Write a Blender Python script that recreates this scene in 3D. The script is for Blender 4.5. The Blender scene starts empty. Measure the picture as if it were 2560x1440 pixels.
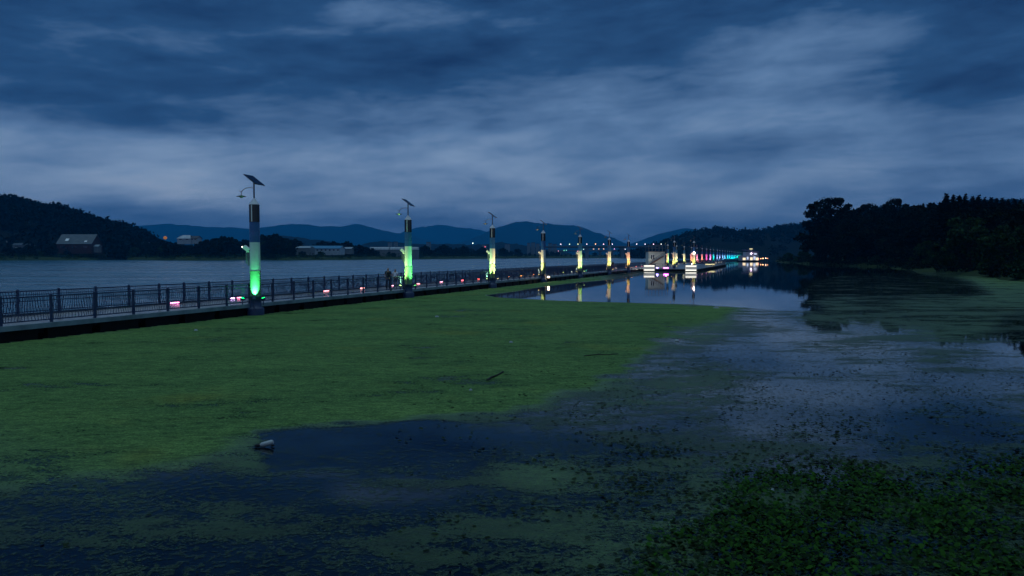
import bpy, bmesh, math, random
import numpy as np
from mathutils import Vector, Matrix

random.seed(11); rng = np.random.default_rng(11)
R = math.radians
scn = bpy.context.scene
col = scn.collection

# ------------------------------------------------------------------ camera
F = 1850.0                       # focal length in photo pixels (2560 wide)
PITCH = math.atan(80 / F)
CAM_H = 3.2
cam_d = bpy.data.cameras.new('camera')
cam_d.sensor_width = 36.0; cam_d.lens = 36.0 * F / 2560.0
cam_d.clip_start = 0.1; cam_d.clip_end = 40000
cam = bpy.data.objects.new('camera', cam_d); col.objects.link(cam)
cam.location = (0, 0, CAM_H); cam.rotation_euler = (R(90) - PITCH, 0, 0)
scn.camera = cam
scn.view_settings.view_transform = 'Standard'; scn.view_settings.look = 'None'
scn.view_settings.exposure = 0.2; scn.view_settings.gamma = 1.0
scn.cycles.use_denoising = True; scn.cycles.denoising_prefilter = 'ACCURATE'; scn.cycles.denoising_input_passes = 'RGB_ALBEDO_NORMAL'
scn.cycles.max_bounces = 6; scn.cycles.diffuse_bounces = 2; scn.cycles.glossy_bounces = 3
scn.cycles.transparent_max_bounces = 12; scn.cycles.volume_bounces = 0
scn.cycles.sample_clamp_indirect = 2.0
scn.cycles.caustics_reflective = False; scn.cycles.caustics_refractive = False

def ray(px, py):
    x = (px - 1280) / F; y = -(py - 720) / F
    c, s = math.cos(PITCH), math.sin(PITCH)
    return Vector((x, c + y * s, y * c - s))
def at(px, py, z=0.0):            # point of the photo on the level z
    r = ray(px, py); k = (z - CAM_H) / r.z
    return Vector((r.x * k, r.y * k, z))
def atd(px, py, d):               # point of the photo at ground distance Y = d
    r = ray(px, py); k = d / r.y
    return Vector((r.x * k, d, CAM_H + r.z * k))
def to_px(X, Y, Z):
    c, s = math.cos(PITCH), math.sin(PITCH)
    Zc = Z - CAM_H
    fwd = Y * c - Zc * s; up = Y * s + Zc * c
    return 1280 + F * X / fwd, 720 - F * up / fwd

# ------------------------------------------------------------------ world: dusk overcast
world = bpy.data.worlds.new('World'); scn.world = world; world.use_nodes = True
class NT:
    def __init__(s, tree): s.t = tree; s.n = tree.nodes; s.l = tree.links
    def new(s, typ, **kw):
        n = s.n.new(typ)
        for k, v in kw.items(): setattr(n, k, v)
        return n
    def put(s, sock, v):
        if v is None: return
        if isinstance(v, bpy.types.NodeSocket): s.l.new(v, sock)
        else: sock.default_value = v
    def math(s, op, a, b=None, c=None, clamp=False):
        n = s.new('ShaderNodeMath', operation=op, use_clamp=clamp)
        s.put(n.inputs[0], a); s.put(n.inputs[1], b); s.put(n.inputs[2], c)
        return n.outputs[0]
    def vmath(s, op, a, b=None, c=None):
        n = s.new('ShaderNodeVectorMath', operation=op)
        s.put(n.inputs[0], a); s.put(n.inputs[1], b); s.put(n.inputs[2], c)
        return n.outputs['Value'] if op in ('DOT_PRODUCT', 'LENGTH') else n.outputs[0]
    def noise(s, vec, scale, detail=3, rough=.5, dist=0.0):
        n = s.new('ShaderNodeTexNoise'); s.put(n.inputs['Vector'], vec)
        n.inputs['Scale'].default_value = scale; n.inputs['Detail'].default_value = detail
        n.inputs['Roughness'].default_value = rough; n.inputs['Distortion'].default_value = dist
        return n.outputs['Fac']
    def ramp(s, fac, stops, interp='LINEAR'):
        n = s.new('ShaderNodeValToRGB'); s.put(n.inputs[0], fac); cr = n.color_ramp; cr.interpolation = interp
        while len(cr.elements) < len(stops): cr.elements.new(.5)
        for e, (p, c) in zip(cr.elements, stops):
            e.position = p; e.color = (c[0], c[1], c[2], 1) if not np.isscalar(c) else (c, c, c, 1)
        return n.outputs[0]
    def maprange(s, v, a, b, c=0., d=1., smooth=True):
        n = s.new('ShaderNodeMapRange', interpolation_type='SMOOTHSTEP' if smooth else 'LINEAR')
        s.put(n.inputs[0], v)
        for k, x in zip((1, 2, 3, 4), (a, b, c, d)): s.put(n.inputs[k], x)
        return n.outputs[0]
    def mix(s, f, a, b):
        n = s.new('ShaderNodeMix', data_type='RGBA'); s.put(n.inputs[0], f)
        def q(x): return x if isinstance(x, bpy.types.NodeSocket) else (x[0], x[1], x[2], 1)
        s.put(n.inputs[6], q(a)); s.put(n.inputs[7], q(b)); return n.outputs[2]

def srgb(r, g, b):
    def f(c):
        c /= 255.0
        return c / 12.92 if c <= .04045 else ((c + .055) / 1.055) ** 2.4
    return (f(r), f(g), f(b))

def build_sky():
    w = NT(world.node_tree); w.n.clear()
    out = w.new('ShaderNodeOutputWorld')
    D = w.new('ShaderNodeTexCoord').outputs['Generated']
    sep = w.new('ShaderNodeSeparateXYZ'); w.put(sep.inputs[0], D)
    x, y, z = sep.outputs
    az = w.math('ARCTAN2', x, y); el = w.math('ARCSINE', z)
    zc = w.math('ADD', w.math('MAXIMUM', z, 0.0), 0.16)
    cmb = w.new('ShaderNodeCombineXYZ')
    w.put(cmb.inputs[0], w.math('DIVIDE', x, zc)); w.put(cmb.inputs[1], w.math('DIVIDE', y, zc))
    P = cmb.outputs[0]                                    # the cloud layer, seen from below
    big = w.noise(w.vmath('MULTIPLY', P, (.6, .95, 1)), 1.0, 5, .58, .5)
    fine = w.noise(w.vmath('MULTIPLY', P, (1.3, 2.2, 1)), 1.6, 6, .6, .6)
    warp = w.math('SUBTRACT', big, .5)
    warp2 = w.math('SUBTRACT', fine, .5)
    ae = w.new('ShaderNodeCombineXYZ')
    w.put(ae.inputs[0], w.math('MULTIPLY_ADD', warp, .09, az))
    w.put(ae.inputs[1], w.math('MULTIPLY_ADD', warp2, .03, w.math('MULTIPLY_ADD', warp, .035, el)))
    AE = ae.outputs[0]
    def azel(px, py):
        r = ray(px, py).normalized(); return math.atan2(r.x, r.y), math.asin(r.z)
    sep2 = w.new('ShaderNodeSeparateXYZ'); w.put(sep2.inputs[0], AE)
    elw = sep2.outputs[1]
    # layer of overcast: brightness by elevation, then the large light and dark masses
    e = lambda py: azel(1280, py)[1] / 0.5
    v = w.ramp(w.math('DIVIDE', elw, 0.5), [(0, .40), (e(600), .45), (e(545), .55), (e(480), .62), (e(400), .58), (e(300), .40), (e(170), .28), (e(20), .17), (.99, -.1)])
    blobs = [(330, 255, 330, 55, -.20), (900, 185, 420, 60, -.14), (450, 455, 130, 45, .24), (190, 350, 170, 20, .10),
             (1900, 165, 300, 55, .13), (1350, 290, 270, 45, .07), (2020, 290, 320, 40, .07), (950, 370, 300, 45, .06),
             (2280, 402, 200, 13, .12), (2520, 100, 250, 150, -.12), (60, 40, 320, 90, -.07), (1000, 25, 230, 35, .10),
             (2520, 330, 200, 130, -.18), (1250, 120, 300, 45, -.10), (2250, 220, 260, 28, -.09), (1650, 380, 330, 22, -.08), (700, 320, 260, 26, -.10), (1200, 462, 260, 14, -.07), (300, 545, 330, 26, -.16), (900, 545, 260, 22, -.08),
             (1620, 500, 60, 12, -.06), (100, 440, 120, 60, -.08), (2400, 520, 300, 60, -.06)]
    for (px, py, sx, sy, wt) in blobs:
        a, b = azel(px, py); ka = F / sx; kb = F / sy
        q = w.vmath('MULTIPLY_ADD', AE, (ka, kb, 0), (-a * ka, -b * kb, 0))
        g = w.math('EXPONENT', w.math('MULTIPLY', w.vmath('DOT_PRODUCT', q, q), -.6))
        v = w.math('MULTIPLY_ADD', g, wt, v)
    v = w.math('MULTIPLY_ADD', warp, .26, v)
    v = w.math('MULTIPLY_ADD', warp2, .10, v)
    # lumpy rolls of cloud, drawn out sideways and tilted a little
    sh = w.new('ShaderNodeCombineXYZ'); w.put(sh.inputs[0], az); w.put(sh.inputs[1], w.math('MULTIPLY_ADD', az, -.05, el))
    SH = sh.outputs[0]
    l1 = w.math('SUBTRACT', w.noise(w.vmath('MULTIPLY', SH, (3.6, 13, 1)), 1.0, 6, .56, .25), .5)
    l2 = w.math('SUBTRACT', w.noise(w.vmath('MULTIPLY', SH, (8, 30, 1)), 1.0, 7, .62, .3), .5)
    v = w.math('MULTIPLY_ADD', l1, .74, v)
    v = w.math('MULTIPLY_ADD', l2, .46, v)
    cloud = w.ramp(v, [(0, srgb(11, 42, 82)), (.22, srgb(33, 70, 112)), (.48, srgb(88, 119, 157)), (.72, srgb(129, 154, 185)), (1, srgb(170, 186, 206))])
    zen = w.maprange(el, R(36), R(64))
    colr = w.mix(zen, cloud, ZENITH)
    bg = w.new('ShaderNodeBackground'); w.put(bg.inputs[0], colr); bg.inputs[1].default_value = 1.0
    sky = w.new('ShaderNodeTexSky', sky_type='NISHITA'); sky.sun_disc = False
    sky.sun_elevation = R(1.0); sky.sun_rotation = R(200)
    bg2 = w.new('ShaderNodeBackground'); w.put(bg2.inputs[0], sky.outputs[0]); bg2.inputs[1].default_value = .006
    add = w.new('ShaderNodeAddShader'); w.l.new(bg.outputs[0], add.inputs[0]); w.l.new(bg2.outputs[0], add.inputs[1])
    w.l.new(add.outputs[0], out.inputs['Surface'])
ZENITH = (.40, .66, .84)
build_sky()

sun_d = bpy.data.lights.new('sun', 'SUN'); sun_d.energy = .03; sun_d.angle = R(60); sun_d.color = (.8, .9, 1)
sun = bpy.data.objects.new('sun', sun_d); col.objects.link(sun); sun.rotation_euler = (R(50), 0, R(-20)); sun.location = (0, -20, 60)

# ------------------------------------------------------------------ materials
def mat(name, c, rough=.6, metal=0., spec=.5, var=None, vscale=3., emit=None, estr=0., bump=None, stretch=None):
    m = bpy.data.materials.new(name); m.use_nodes = True
    t = NT(m.node_tree); b = m.node_tree.nodes['Principled BSDF']
    b.inputs['Base Color'].default_value = (c[0], c[1], c[2], 1)
    b.inputs['Roughness'].default_value = rough; b.inputs['Metallic'].default_value = metal
    b.inputs['Specular IOR Level'].default_value = spec
    g = t.new('ShaderNodeTexCoord').outputs['Object']
    if stretch: g = t.vmath('MULTIPLY', g, stretch)
    if var:
        n = t.noise(g, vscale, 5, .6)
        t.put(b.inputs['Base Color'], t.ramp(n, [(.3, c), (.7, var)]))
        t.put(b.inputs['Roughness'], t.maprange(n, .3, .7, max(rough - .12, .02), min(rough + .1, 1)))
    if bump:
        bn = t.new('ShaderNodeBump'); bn.inputs['Strength'].default_value = bump[1]; bn.inputs['Distance'].default_value = bump[2]
        t.put(bn.inputs['Height'], t.noise(g, bump[0], 4)); t.l.new(bn.outputs[0], b.inputs['Normal'])
    if emit:
        b.inputs['Emission Color'].default_value = (emit[0], emit[1], emit[2], 1); b.inputs['Emission Strength'].default_value = estr
    return m

def hashed(m, amt=.5):            # every face of the mesh carries 'rnd': leaf to leaf variation
    t = NT(m.node_tree); b = m.node_tree.nodes['Principled BSDF']
    a = t.new('ShaderNodeAttribute', attribute_name='rnd')
    return t, b, a.outputs['Fac']

def foliage(name, c1, c2, rough=.7, spec=.2):
    m = mat(name, c1, rough, spec=spec); t, b, r = hashed(m)
    t.put(b.inputs['Base Color'], t.ramp(r, [(0, c1), (1, c2)])); return m

M = {}
M['white'] = mat('white_enamel', (.74, .77, .78), .35, var=(.62, .66, .67), vscale=4)
M['capwhite'] = mat('cap_white', (.85, .85, .85), .4)
M['blackgloss'] = mat('black_gloss', (.006, .007, .010), .12)
M['blueband'] = mat('navy_band', (.025, .12, .34), .35, var=(.02, .10, .28))
M['lowerpanel'] = mat('green_grey_panel', (.11, .17, .12), .45, var=(.08, .13, .09))
M['steel'] = mat('galvanised_steel', (.22, .25, .28), .4, .7, var=(.15, .17, .2))
M['panelcell'] = mat('solar_cells', (.008, .012, .03), .15)
M['panelframe'] = mat('panel_frame', (.035, .045, .045), .5, .3)
M['navy'] = mat('navy_painted_steel', (.022, .046, .115), .5, var=(.016, .034, .09), vscale=2)
M['float'] = mat('black_float', (.002, .002, .003), .7, var=(.005, .005, .005), spec=.2)
M['rope'] = mat('dark_rope', (.02, .018, .015), .9)
M['glassdark'] = mat('dark_glass', (.01, .013, .02), .08)
M['skin'] = mat('skin', (.38, .22, .15), .6)
M['hair'] = mat('black_hair', (.008, .007, .007), .5)
M['blackcloth'] = mat('black_cloth', (.010, .010, .013), .85)
M['whitecloth'] = mat('white_cloth', (.82, .82, .86), .85)
M['darkcloth'] = mat('navy_cloth', (.02, .022, .035), .85)
M['bark'] = mat('bark', (.03, .024, .018), .9, var=(.018, .015, .012), vscale=6)

def deck_mat():
    m = mat('wet_planks', (.10, .085, .075), .3, spec=.6)
    t = NT(m.node_tree); b = m.node_tree.nodes['Principled BSDF']
    g = t.new('ShaderNodeTexCoord').outputs['Object']
    wv = t.new('ShaderNodeTexWave', wave_type='BANDS', bands_direction='X'); t.put(wv.inputs[0], g)
    wv.inputs['Scale'].default_value = 2.1; wv.inputs['Distortion'].default_value = 0
    n = t.noise(t.vmath('MULTIPLY', g, (6.7, .3, 1)), 1.0, 4)
    gap = t.maprange(wv.outputs['Fac'], .0, .12)
    c = t.mix(gap, (.012, .011, .01), t.ramp(n, [(.3, (.24, .215, .22)), (.7, (.42, .38, .385))]))
    t.put(b.inputs['Base Color'], c)
    t.put(b.inputs['Roughness'], t.maprange(t.noise(g, .5, 4), .35, .65, .16, .45))
    bn = t.new('ShaderNodeBump'); bn.inputs['Strength'].default_value = .5; bn.inputs['Distance'].default_value = .01
    t.put(bn.inputs['Height'], gap); t.l.new(bn.outputs[0], b.inputs['Normal'])
    return m
M['deck'] = deck_mat()

def water_mat(name, sc, strength, dist, rough, stretch, deep):
    m = mat(name, deep, rough, spec=.5); t = NT(m.node_tree); b = m.node_tree.nodes['Principled BSDF']
    b.inputs['IOR'].default_value = 1.33
    g = t.new('ShaderNodeTexCoord').outputs['Object']
    g2 = t.vmath('MULTIPLY', g, stretch)
    h = t.math('ADD', t.noise(g2, sc, 3, .6), t.math('MULTIPLY', t.noise(g2, sc * .17, 2), 2.0))
    bn = t.new('ShaderNodeBump'); bn.inputs['Strength'].default_value = strength; bn.inputs['Distance'].default_value = dist
    t.put(bn.inputs['Height'], h); t.l.new(bn.outputs[0], b.inputs['Normal'])
    return m
M['pond'] = water_mat('pond_water', 1.2, .12, .012, .02, (1, 1, 1), (.001, .003, .006))
M['river'] = water_mat('river_water', .45, .9, .14, .20, (.6, 1.3, 1), (.05, .14, .20))
def gusts():                      # gusts of wind roughen the open river in streaks
    t = NT(M['river'].node_tree); b = t.n['Principled BSDF']; g = t.new('ShaderNodeTexCoord').outputs['Object']
    n = t.noise(t.vmath('MULTIPLY', g, (.035, .22, 1)), 1.0, 5, .65)
    t.put(b.inputs['Roughness'], t.maprange(n, .40, .60, .09, .34))
gusts()

def emissive(name, c, s):
    return mat(name, (.05, .05, .05), .5, emit=c, estr=s)

# ------------------------------------------------------------------ mesh helpers
class MB:
    def __init__(s): s.v = []; s.f = []; s.sm = []
    def add(s, vs, fs, smooth=False):
        o = len(s.v); s.v += [tuple(p) for p in vs]
        s.f += [tuple(i + o for i in f) for f in fs]; s.sm += [smooth] * len(fs)
    def box(s, c, d, rot=None):
        hx, hy, hz = d[0] / 2, d[1] / 2, d[2] / 2
        vs = [Vector((x, y, z)) for x in (-hx, hx) for y in (-hy, hy) for z in (-hz, hz)]
        if rot is not None: vs = [rot @ p for p in vs]
        c = Vector(c); vs = [p + c for p in vs]
        s.add(vs, [(0, 1, 3, 2), (4, 6, 7, 5), (0, 4, 5, 1), (2, 3, 7, 6), (0, 2, 6, 4), (1, 5, 7, 3)])
    def tube(s, pts, rads, n=10, cap=True, smooth=True):
        pts = [Vector(p) for p in pts]
        if np.isscalar(rads): rads = [rads] * len(pts)
        rings = []; prev = None
        for i, p in enumerate(pts):
            a = pts[max(i - 1, 0)]; b = pts[min(i + 1, len(pts) - 1)]; d = (b - a)
            d = d.normalized() if d.length > 1e-9 else Vector((0, 0, 1))
            ref = Vector((0, 0, 1)) if abs(d.z) < .9 else Vector((1, 0, 0))
            e1 = d.cross(ref).normalized(); e2 = d.cross(e1).normalized()
            if prev is not None and e1.dot(prev) < 0: e1, e2 = -e1, -e2
            prev = e1
            rings.append([p + (e1 * math.cos(2 * math.pi * k / n) + e2 * math.sin(2 * math.pi * k / n)) * rads[i] for k in range(n)])
        vs = [p for r in rings for p in r]; fs = []
        for i in range(len(rings) - 1):
            for k in range(n):
                fs.append((i * n + k, i * n + (k + 1) % n, (i + 1) * n + (k + 1) % n, (i + 1) * n + k))
        s.add(vs, fs, smooth)
        if cap:
            s.add(rings[0], [tuple(range(n))]); s.add(rings[-1], [tuple(range(n))[::-1]])
    def lathe(s, prof, c=(0, 0, 0), n=24, smooth=True):     # profile of (radius, z)
        c = Vector(c); vs = []; fs = []
        for r, z in prof:
            for k in range(n): vs.append(c + Vector((r * math.cos(2 * math.pi * k / n), r * math.sin(2 * math.pi * k / n), z)))
        for i in range(len(prof) - 1):
            for k in range(n):
                fs.append((i * n + k, i * n + (k + 1) % n, (i + 1) * n + (k + 1) % n, (i + 1) * n + k))
        s.add(vs, fs, smooth)
        s.add(vs[:n], [tuple(range(n))[::-1]]); s.add(vs[-n:], [tuple(range(n))])
    def prism(s, poly, z0, z1):
        n = len(poly); vs = [(p[0], p[1], z0) for p in poly] + [(p[0], p[1], z1) for p in poly]
        fs = [tuple(range(n))[::-1], tuple(range(n, 2 * n))] + [(k, (k + 1) % n, n + (k + 1) % n, n + k) for k in range(n)]
        s.add(vs, fs)
    def build(s, name, m, parent=None, loc=None, fixn=True):
        me = bpy.data.meshes.new(name); me.from_pydata(s.v, [], s.f); me.update()
        if fixn:
            bm = bmesh.new(); bm.from_mesh(me); bmesh.ops.recalc_face_normals(bm, faces=bm.faces); bm.to_mesh(me); bm.free()
        me.polygons.foreach_set('use_smooth', s.sm)
        me.materials.append(m)
        return link(name, me, parent, loc)
def link(name, data, parent=None, loc=None):
    o = bpy.data.objects.new(name, data); col.objects.link(o)
    if parent is not None: o.parent = parent
    if loc is not None: o.location = loc
    return o
def np_mesh(name, V, Fq, m, rnd=None, smooth=False, parent=None):
    me = bpy.data.meshes.new(name)
    V = np.asarray(V, dtype=np.float32); Fq = np.asarray(Fq, dtype=np.int32); k = Fq.shape[1]
    me.vertices.add(len(V)); me.vertices.foreach_set('co', V.ravel())
    me.loops.add(Fq.size); me.loops.foreach_set('vertex_index', Fq.ravel())
    me.polygons.add(len(Fq)); me.polygons.foreach_set('loop_start', np.arange(0, Fq.size, k, dtype=np.int32))
    me.update(calc_edges=True); me.validate()
    if rnd is not None:
        a = me.attributes.new('rnd', 'FLOAT', 'FACE'); a.data.foreach_set('value', np.asarray(rnd, dtype=np.float32))
    if smooth: me.polygons.foreach_set('use_smooth', np.ones(len(Fq), dtype=bool))
    me.materials.append(m)
    return link(name, me, parent)
def tag(o, label=None, cat=None, group=None, kind=None):
    if label: o['label'] = label
    if cat: o['category'] = cat
    if group: o['group'] = group
    if kind: o['kind'] = kind
    return o
def empty(name, loc, rz=0., label=None, cat=None, group=None):
    o = bpy.data.objects.new(name, None); col.objects.link(o); o.empty_display_size = .3
    o.location = loc; o.rotation_euler = (0, 0, rz)
    return tag(o, label, cat, group)
def copy_tree(o, parent=None):
    c = o.copy(); col.objects.link(c)
    if parent is not None: c.parent = parent
    for ch in list(o.children): copy_tree(ch, c)
    return c

# ------------------------------------------------------------------ the boardwalk's frame
XV = 1932.0
K0 = (XV - 638) * 40.4
P0 = Vector(((638 - 1280) / F * 40.4, 40.4, 0))
U = Vector(((XV - 1280) / F, 1, 0)).normalized()
N = Vector((-U.y, U.x, 0))                       # across, away from the camera
ANG = math.atan2(U.y, U.x)
def W(t, s, z=0.): return P0 + U * t + N * s + Vector((0, 0, z))
def t_of(px, s=0.):                              # where the sight line of column px crosses the line at offset s
    k = (px - 1280) / F; q = P0 + N * s
    return (k * q.y - q.x) / (U.x - k * U.y)
DECK_Z = .55; WID = 4.8; T0, T1 = -46.0, 640.0

# ------------------------------------------------------------------ setting: water, beds, banks
def sheet(name, pts, z, m, kind='structure'):
    b = MB(); b.add([(p[0], p[1], z) for p in pts], [tuple(range(len(pts)))])
    o = b.build(name, m, fixn=False)
    if o.data.polygons[0].normal.z < 0: o.data.flip_normals()
    return tag(o, kind=kind)
mid = WID / 2
A, B = W(-400, mid), W(9000, mid)
sheet('pond_water', [(A.x, A.y), (A.x, -300), (9000, -300), (9000, 9000), (B.x, B.y)], 0, M['pond'])
sheet('river_water', [(A.x, A.y), (B.x, B.y), (B.x, 12000), (-9000, 12000), (-9000, -300), (A.x, -300)], 0, M['river'])
bed = mat('mud', (.03, .028, .02), .9, var=(.02, .02, .015))
sheet('ground', [(-12000, -400), (12000, -400), (12000, 13000), (-12000, 13000)], -1.2, bed)

M['grass'] = mat('rough_grass', (.018, .034, .012), .95, var=(.035, .055, .02), vscale=.06, spec=.1)
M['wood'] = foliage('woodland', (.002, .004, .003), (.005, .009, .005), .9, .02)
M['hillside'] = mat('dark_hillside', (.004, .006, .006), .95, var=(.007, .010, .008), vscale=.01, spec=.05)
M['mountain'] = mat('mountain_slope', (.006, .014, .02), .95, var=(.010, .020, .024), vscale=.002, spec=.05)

def ridge(name, prof, D, depth, m, bump=0., step=8, seed=1, rows=9):
    # a long hill: its crest at distance D has the given outline, slopes fall to both sides
    r = np.random.default_rng(seed)
    xs = np.arange(prof[0][0], prof[-1][0] + 1e-3, step)
    ys = np.interp(xs, [p[0] for p in prof], [p[1] for p in prof])
    n = len(xs)
    nz = r.normal(0, 1, n); nz = np.convolve(nz, np.ones(5) / 5, 'same') * bump * 1.6 + r.normal(0, .35, n) * bump + np.convolve(r.normal(0, 1, n), np.ones(11) / 11, 'same') * bump * 5
    V = []; Fs = []
    for j in range(rows):
        u = j / (rows - 1) * 2 - 1                # -1 front foot, 0 crest, 1 back foot
        hgt = (1 - abs(u)) ** 1.0 if abs(u) < 1 else 0
        hgt = math.sin(hgt * math.pi / 2)
        wob = r.normal(0, 1, n); wob = np.convolve(wob, np.ones(9) / 9, 'same')
        for i in range(n):
            p = atd(xs[i], ys[i] + nz[i], D)
            z = max(p.z, 2.0) * hgt * (1 + .10 * wob[i] * (0 < abs(u) < 1)) - .6 * (abs(u) == 1)
            d = D + u * depth
            V.append((p.x * (1 + u * depth / D * .3), d, z))
    for j in range(rows - 1):
        for i in range(n - 1):
            a = j * n + i; Fs.append((a, a + 1, a + n + 1, a + n))
    return tag(np_mesh(name, V, Fs, m, smooth=True), kind='structure')

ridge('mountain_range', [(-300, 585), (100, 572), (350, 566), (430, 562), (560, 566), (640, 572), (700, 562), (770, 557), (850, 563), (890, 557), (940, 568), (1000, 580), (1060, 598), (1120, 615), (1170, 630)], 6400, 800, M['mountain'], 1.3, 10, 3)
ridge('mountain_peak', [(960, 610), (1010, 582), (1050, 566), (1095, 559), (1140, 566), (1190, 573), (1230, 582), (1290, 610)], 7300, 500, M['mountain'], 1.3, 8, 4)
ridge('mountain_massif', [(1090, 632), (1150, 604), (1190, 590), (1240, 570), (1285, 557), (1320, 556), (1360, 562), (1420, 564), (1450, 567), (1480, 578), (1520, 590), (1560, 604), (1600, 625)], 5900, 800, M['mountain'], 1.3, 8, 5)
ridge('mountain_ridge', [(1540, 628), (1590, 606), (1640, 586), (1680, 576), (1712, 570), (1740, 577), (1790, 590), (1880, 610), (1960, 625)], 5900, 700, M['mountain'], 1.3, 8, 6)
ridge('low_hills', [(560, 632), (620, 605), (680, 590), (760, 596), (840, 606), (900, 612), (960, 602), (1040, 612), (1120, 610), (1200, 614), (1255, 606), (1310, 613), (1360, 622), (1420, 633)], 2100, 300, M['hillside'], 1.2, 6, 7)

L_HILL = [(-420, 470), (-200, 478), (0, 490), (40, 494), (75, 505), (120, 516), (150, 514), (200, 532), (240, 551), (265, 551), (300, 562), (335, 566), (365, 585), (390, 600), (430, 620), (470, 634)]
ridge('wooded_hill', [(p[0], p[1] + 14) for p in L_HILL], 740, 150, M['hillside'], 1.5, 6, 8)
R_HILL = [(1560, 634), (1620, 616), (1660, 601), (1700, 589), (1730, 577), (1780, 570), (1830, 577), (1880, 577), (1930, 568), (1990, 560), (2040, 551), (2120, 530), (2200, 516), (2290, 540), (2330, 518), (2400, 505), (2800, 500)]
ridge('wooded_ridge', [(p[0], p[1] + 9) for p in R_HILL], 1150, 260, M['hillside'], 1.5, 6, 9)

# far bank: a low grassy shore with its waterline where the photo has it
FB = [(-900, 652), (0, 651.5), (300, 649.6), (480, 651.4), (640, 650.3), (720, 650.8), (1000, 648.2), (1200, 646.8), (1360, 645.6), (1640, 644.6), (1800, 644.5)]
def fb_d(px): return at(px, np.interp(px, [p[0] for p in FB], [p[1] for p in FB])).y
V = []; Fs = []; cols = list(range(-900, 1801, 12)); prof = [(0, -.4), (3, .5), (9, 1.8), (30, 2.6), (120, 3.2), (420, 6), (1500, 4)]
for px in cols:
    for o_, z_ in prof:
        d = fb_d(px) + 2.2 * math.sin(px * .05) + o_; V.append(((px - 1280) / F * d, d, z_ + random.uniform(-.2, .2) * (z_ > 1)))
k = len(prof)
for i in range(len(cols) - 1):
    for j in range(k - 1): Fs.append((i * k + j, (i + 1) * k + j, (i + 1) * k + j + 1, i * k + j + 1))
tag(np_mesh('far_bank', V, Fs, M['grass'], smooth=True), kind='structure')

# right bank
RB = [(300, 700), (185, 520), (141, 395), (118, 300), (105, 257), (108, 215), (86, 160), (75, 123), (64, 94), (56, 66), (44, 40), (34, 10), (30, -60)]
V = []; Fs = []; offs = [(0, -.3), (1.5, .35), (5, .9), (16, 1.6), (60, 3), (200, 12), (420, 22)]
fine = []
for i in range(len(RB) - 1):
    for s_ in range(6):
        f_ = s_ / 6; fine.append((RB[i][0] * (1 - f_) + RB[i + 1][0] * f_, RB[i][1] * (1 - f_) + RB[i + 1][1] * f_))
for i, (x, y) in enumerate(fine):
    for o_, z_ in offs:
        V.append((x + o_ * .95 + 1.2 * math.sin(i * 1.3), y + o_ * .3, z_ + (random.uniform(-.15, .15) if z_ > .3 else 0)))
k = len(offs)
for i in range(len(fine) - 1):
    for j in range(k - 1): Fs.append((i * k + j, (i + 1) * k + j, (i + 1) * k + j + 1, i * k + j + 1))
tag(np_mesh('right_bank', V, Fs, M['grass'], smooth=True), kind='structure')
def bank_x(y): return float(np.interp(y, [p[1] for p in RB[::-1]], [p[0] for p in RB[::-1]]))

# ------------------------------------------------------------------ woods and trees
def leaf_cloud(centres, radii, nper, size, squash=.8, r=rng, tri=False):
    # leaf-sized bent faces spread through clumps
    C = np.repeat(np.asarray(centres), nper, axis=0); Rr = np.repeat(np.asarray(radii), nper)
    n = len(C); d = r.normal(size=(n, 3)); d /= np.linalg.norm(d, axis=1)[:, None]
    rad = Rr * r.uniform(.25, 1.06, n) ** .6
    p = C + d * rad[:, None] * np.array([1, 1, squash])
    a = r.normal(size=(n, 3)); a /= np.linalg.norm(a, axis=1)[:, None]
    b = np.cross(a, r.normal(size=(n, 3))); b /= np.linalg.norm(b, axis=1)[:, None]
    sz = size * r.uniform(.55, 1.35, n)[:, None]
    V = np.stack([p - a * sz, p + b * sz * .55, p + a * sz, p - b * sz * .55], 1).reshape(-1, 3)
    Fq = np.arange(n * 4).reshape(-1, 4)
    return V, Fq, r.uniform(0, 1, n)

def wood(name, prof, D, depth, count, hgt, label, seed):
    r = np.random.default_rng(seed); cen = []; rad = []
    px = r.uniform(prof[0][0], prof[-1][0], count)
    for p_ in px:
        y_ = np.interp(p_, [q[0] for q in prof], [q[1] for q in prof]); crest = atd(p_, y_, D)
        u = -abs(r.normal(0, .33)) if r.random() < .85 else abs(r.normal(0, .1))
        u = max(u, -.97); g = max(math.sin((1 - abs(u)) * math.pi / 2), 0)
        d = D + u * depth; h = hgt * r.uniform(.6, 1.1)
        base = (max(crest.z - hgt * .8, 1)) * g; x = crest.x * (1 + u * depth / D * .3)
        cen.append((x, d, base + h * .55)); rad.append(h * .42)
        if r.random() < .6: cen.append((x + r.normal() * h * .3, d, base + h * .35)); rad.append(h * .36)
    V, Fq, rn = leaf_cloud(cen, rad, 26, hgt * .15, 1.15, r)
    return tag(np_mesh(name, V, Fq, M['wood'], rn), label, 'woodland', kind='stuff')
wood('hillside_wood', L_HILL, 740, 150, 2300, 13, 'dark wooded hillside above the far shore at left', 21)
wood('ridge_wood', R_HILL, 1150, 260, 2000, 13, 'dark wooded ridge behind the end of the boardwalk', 22)

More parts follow.
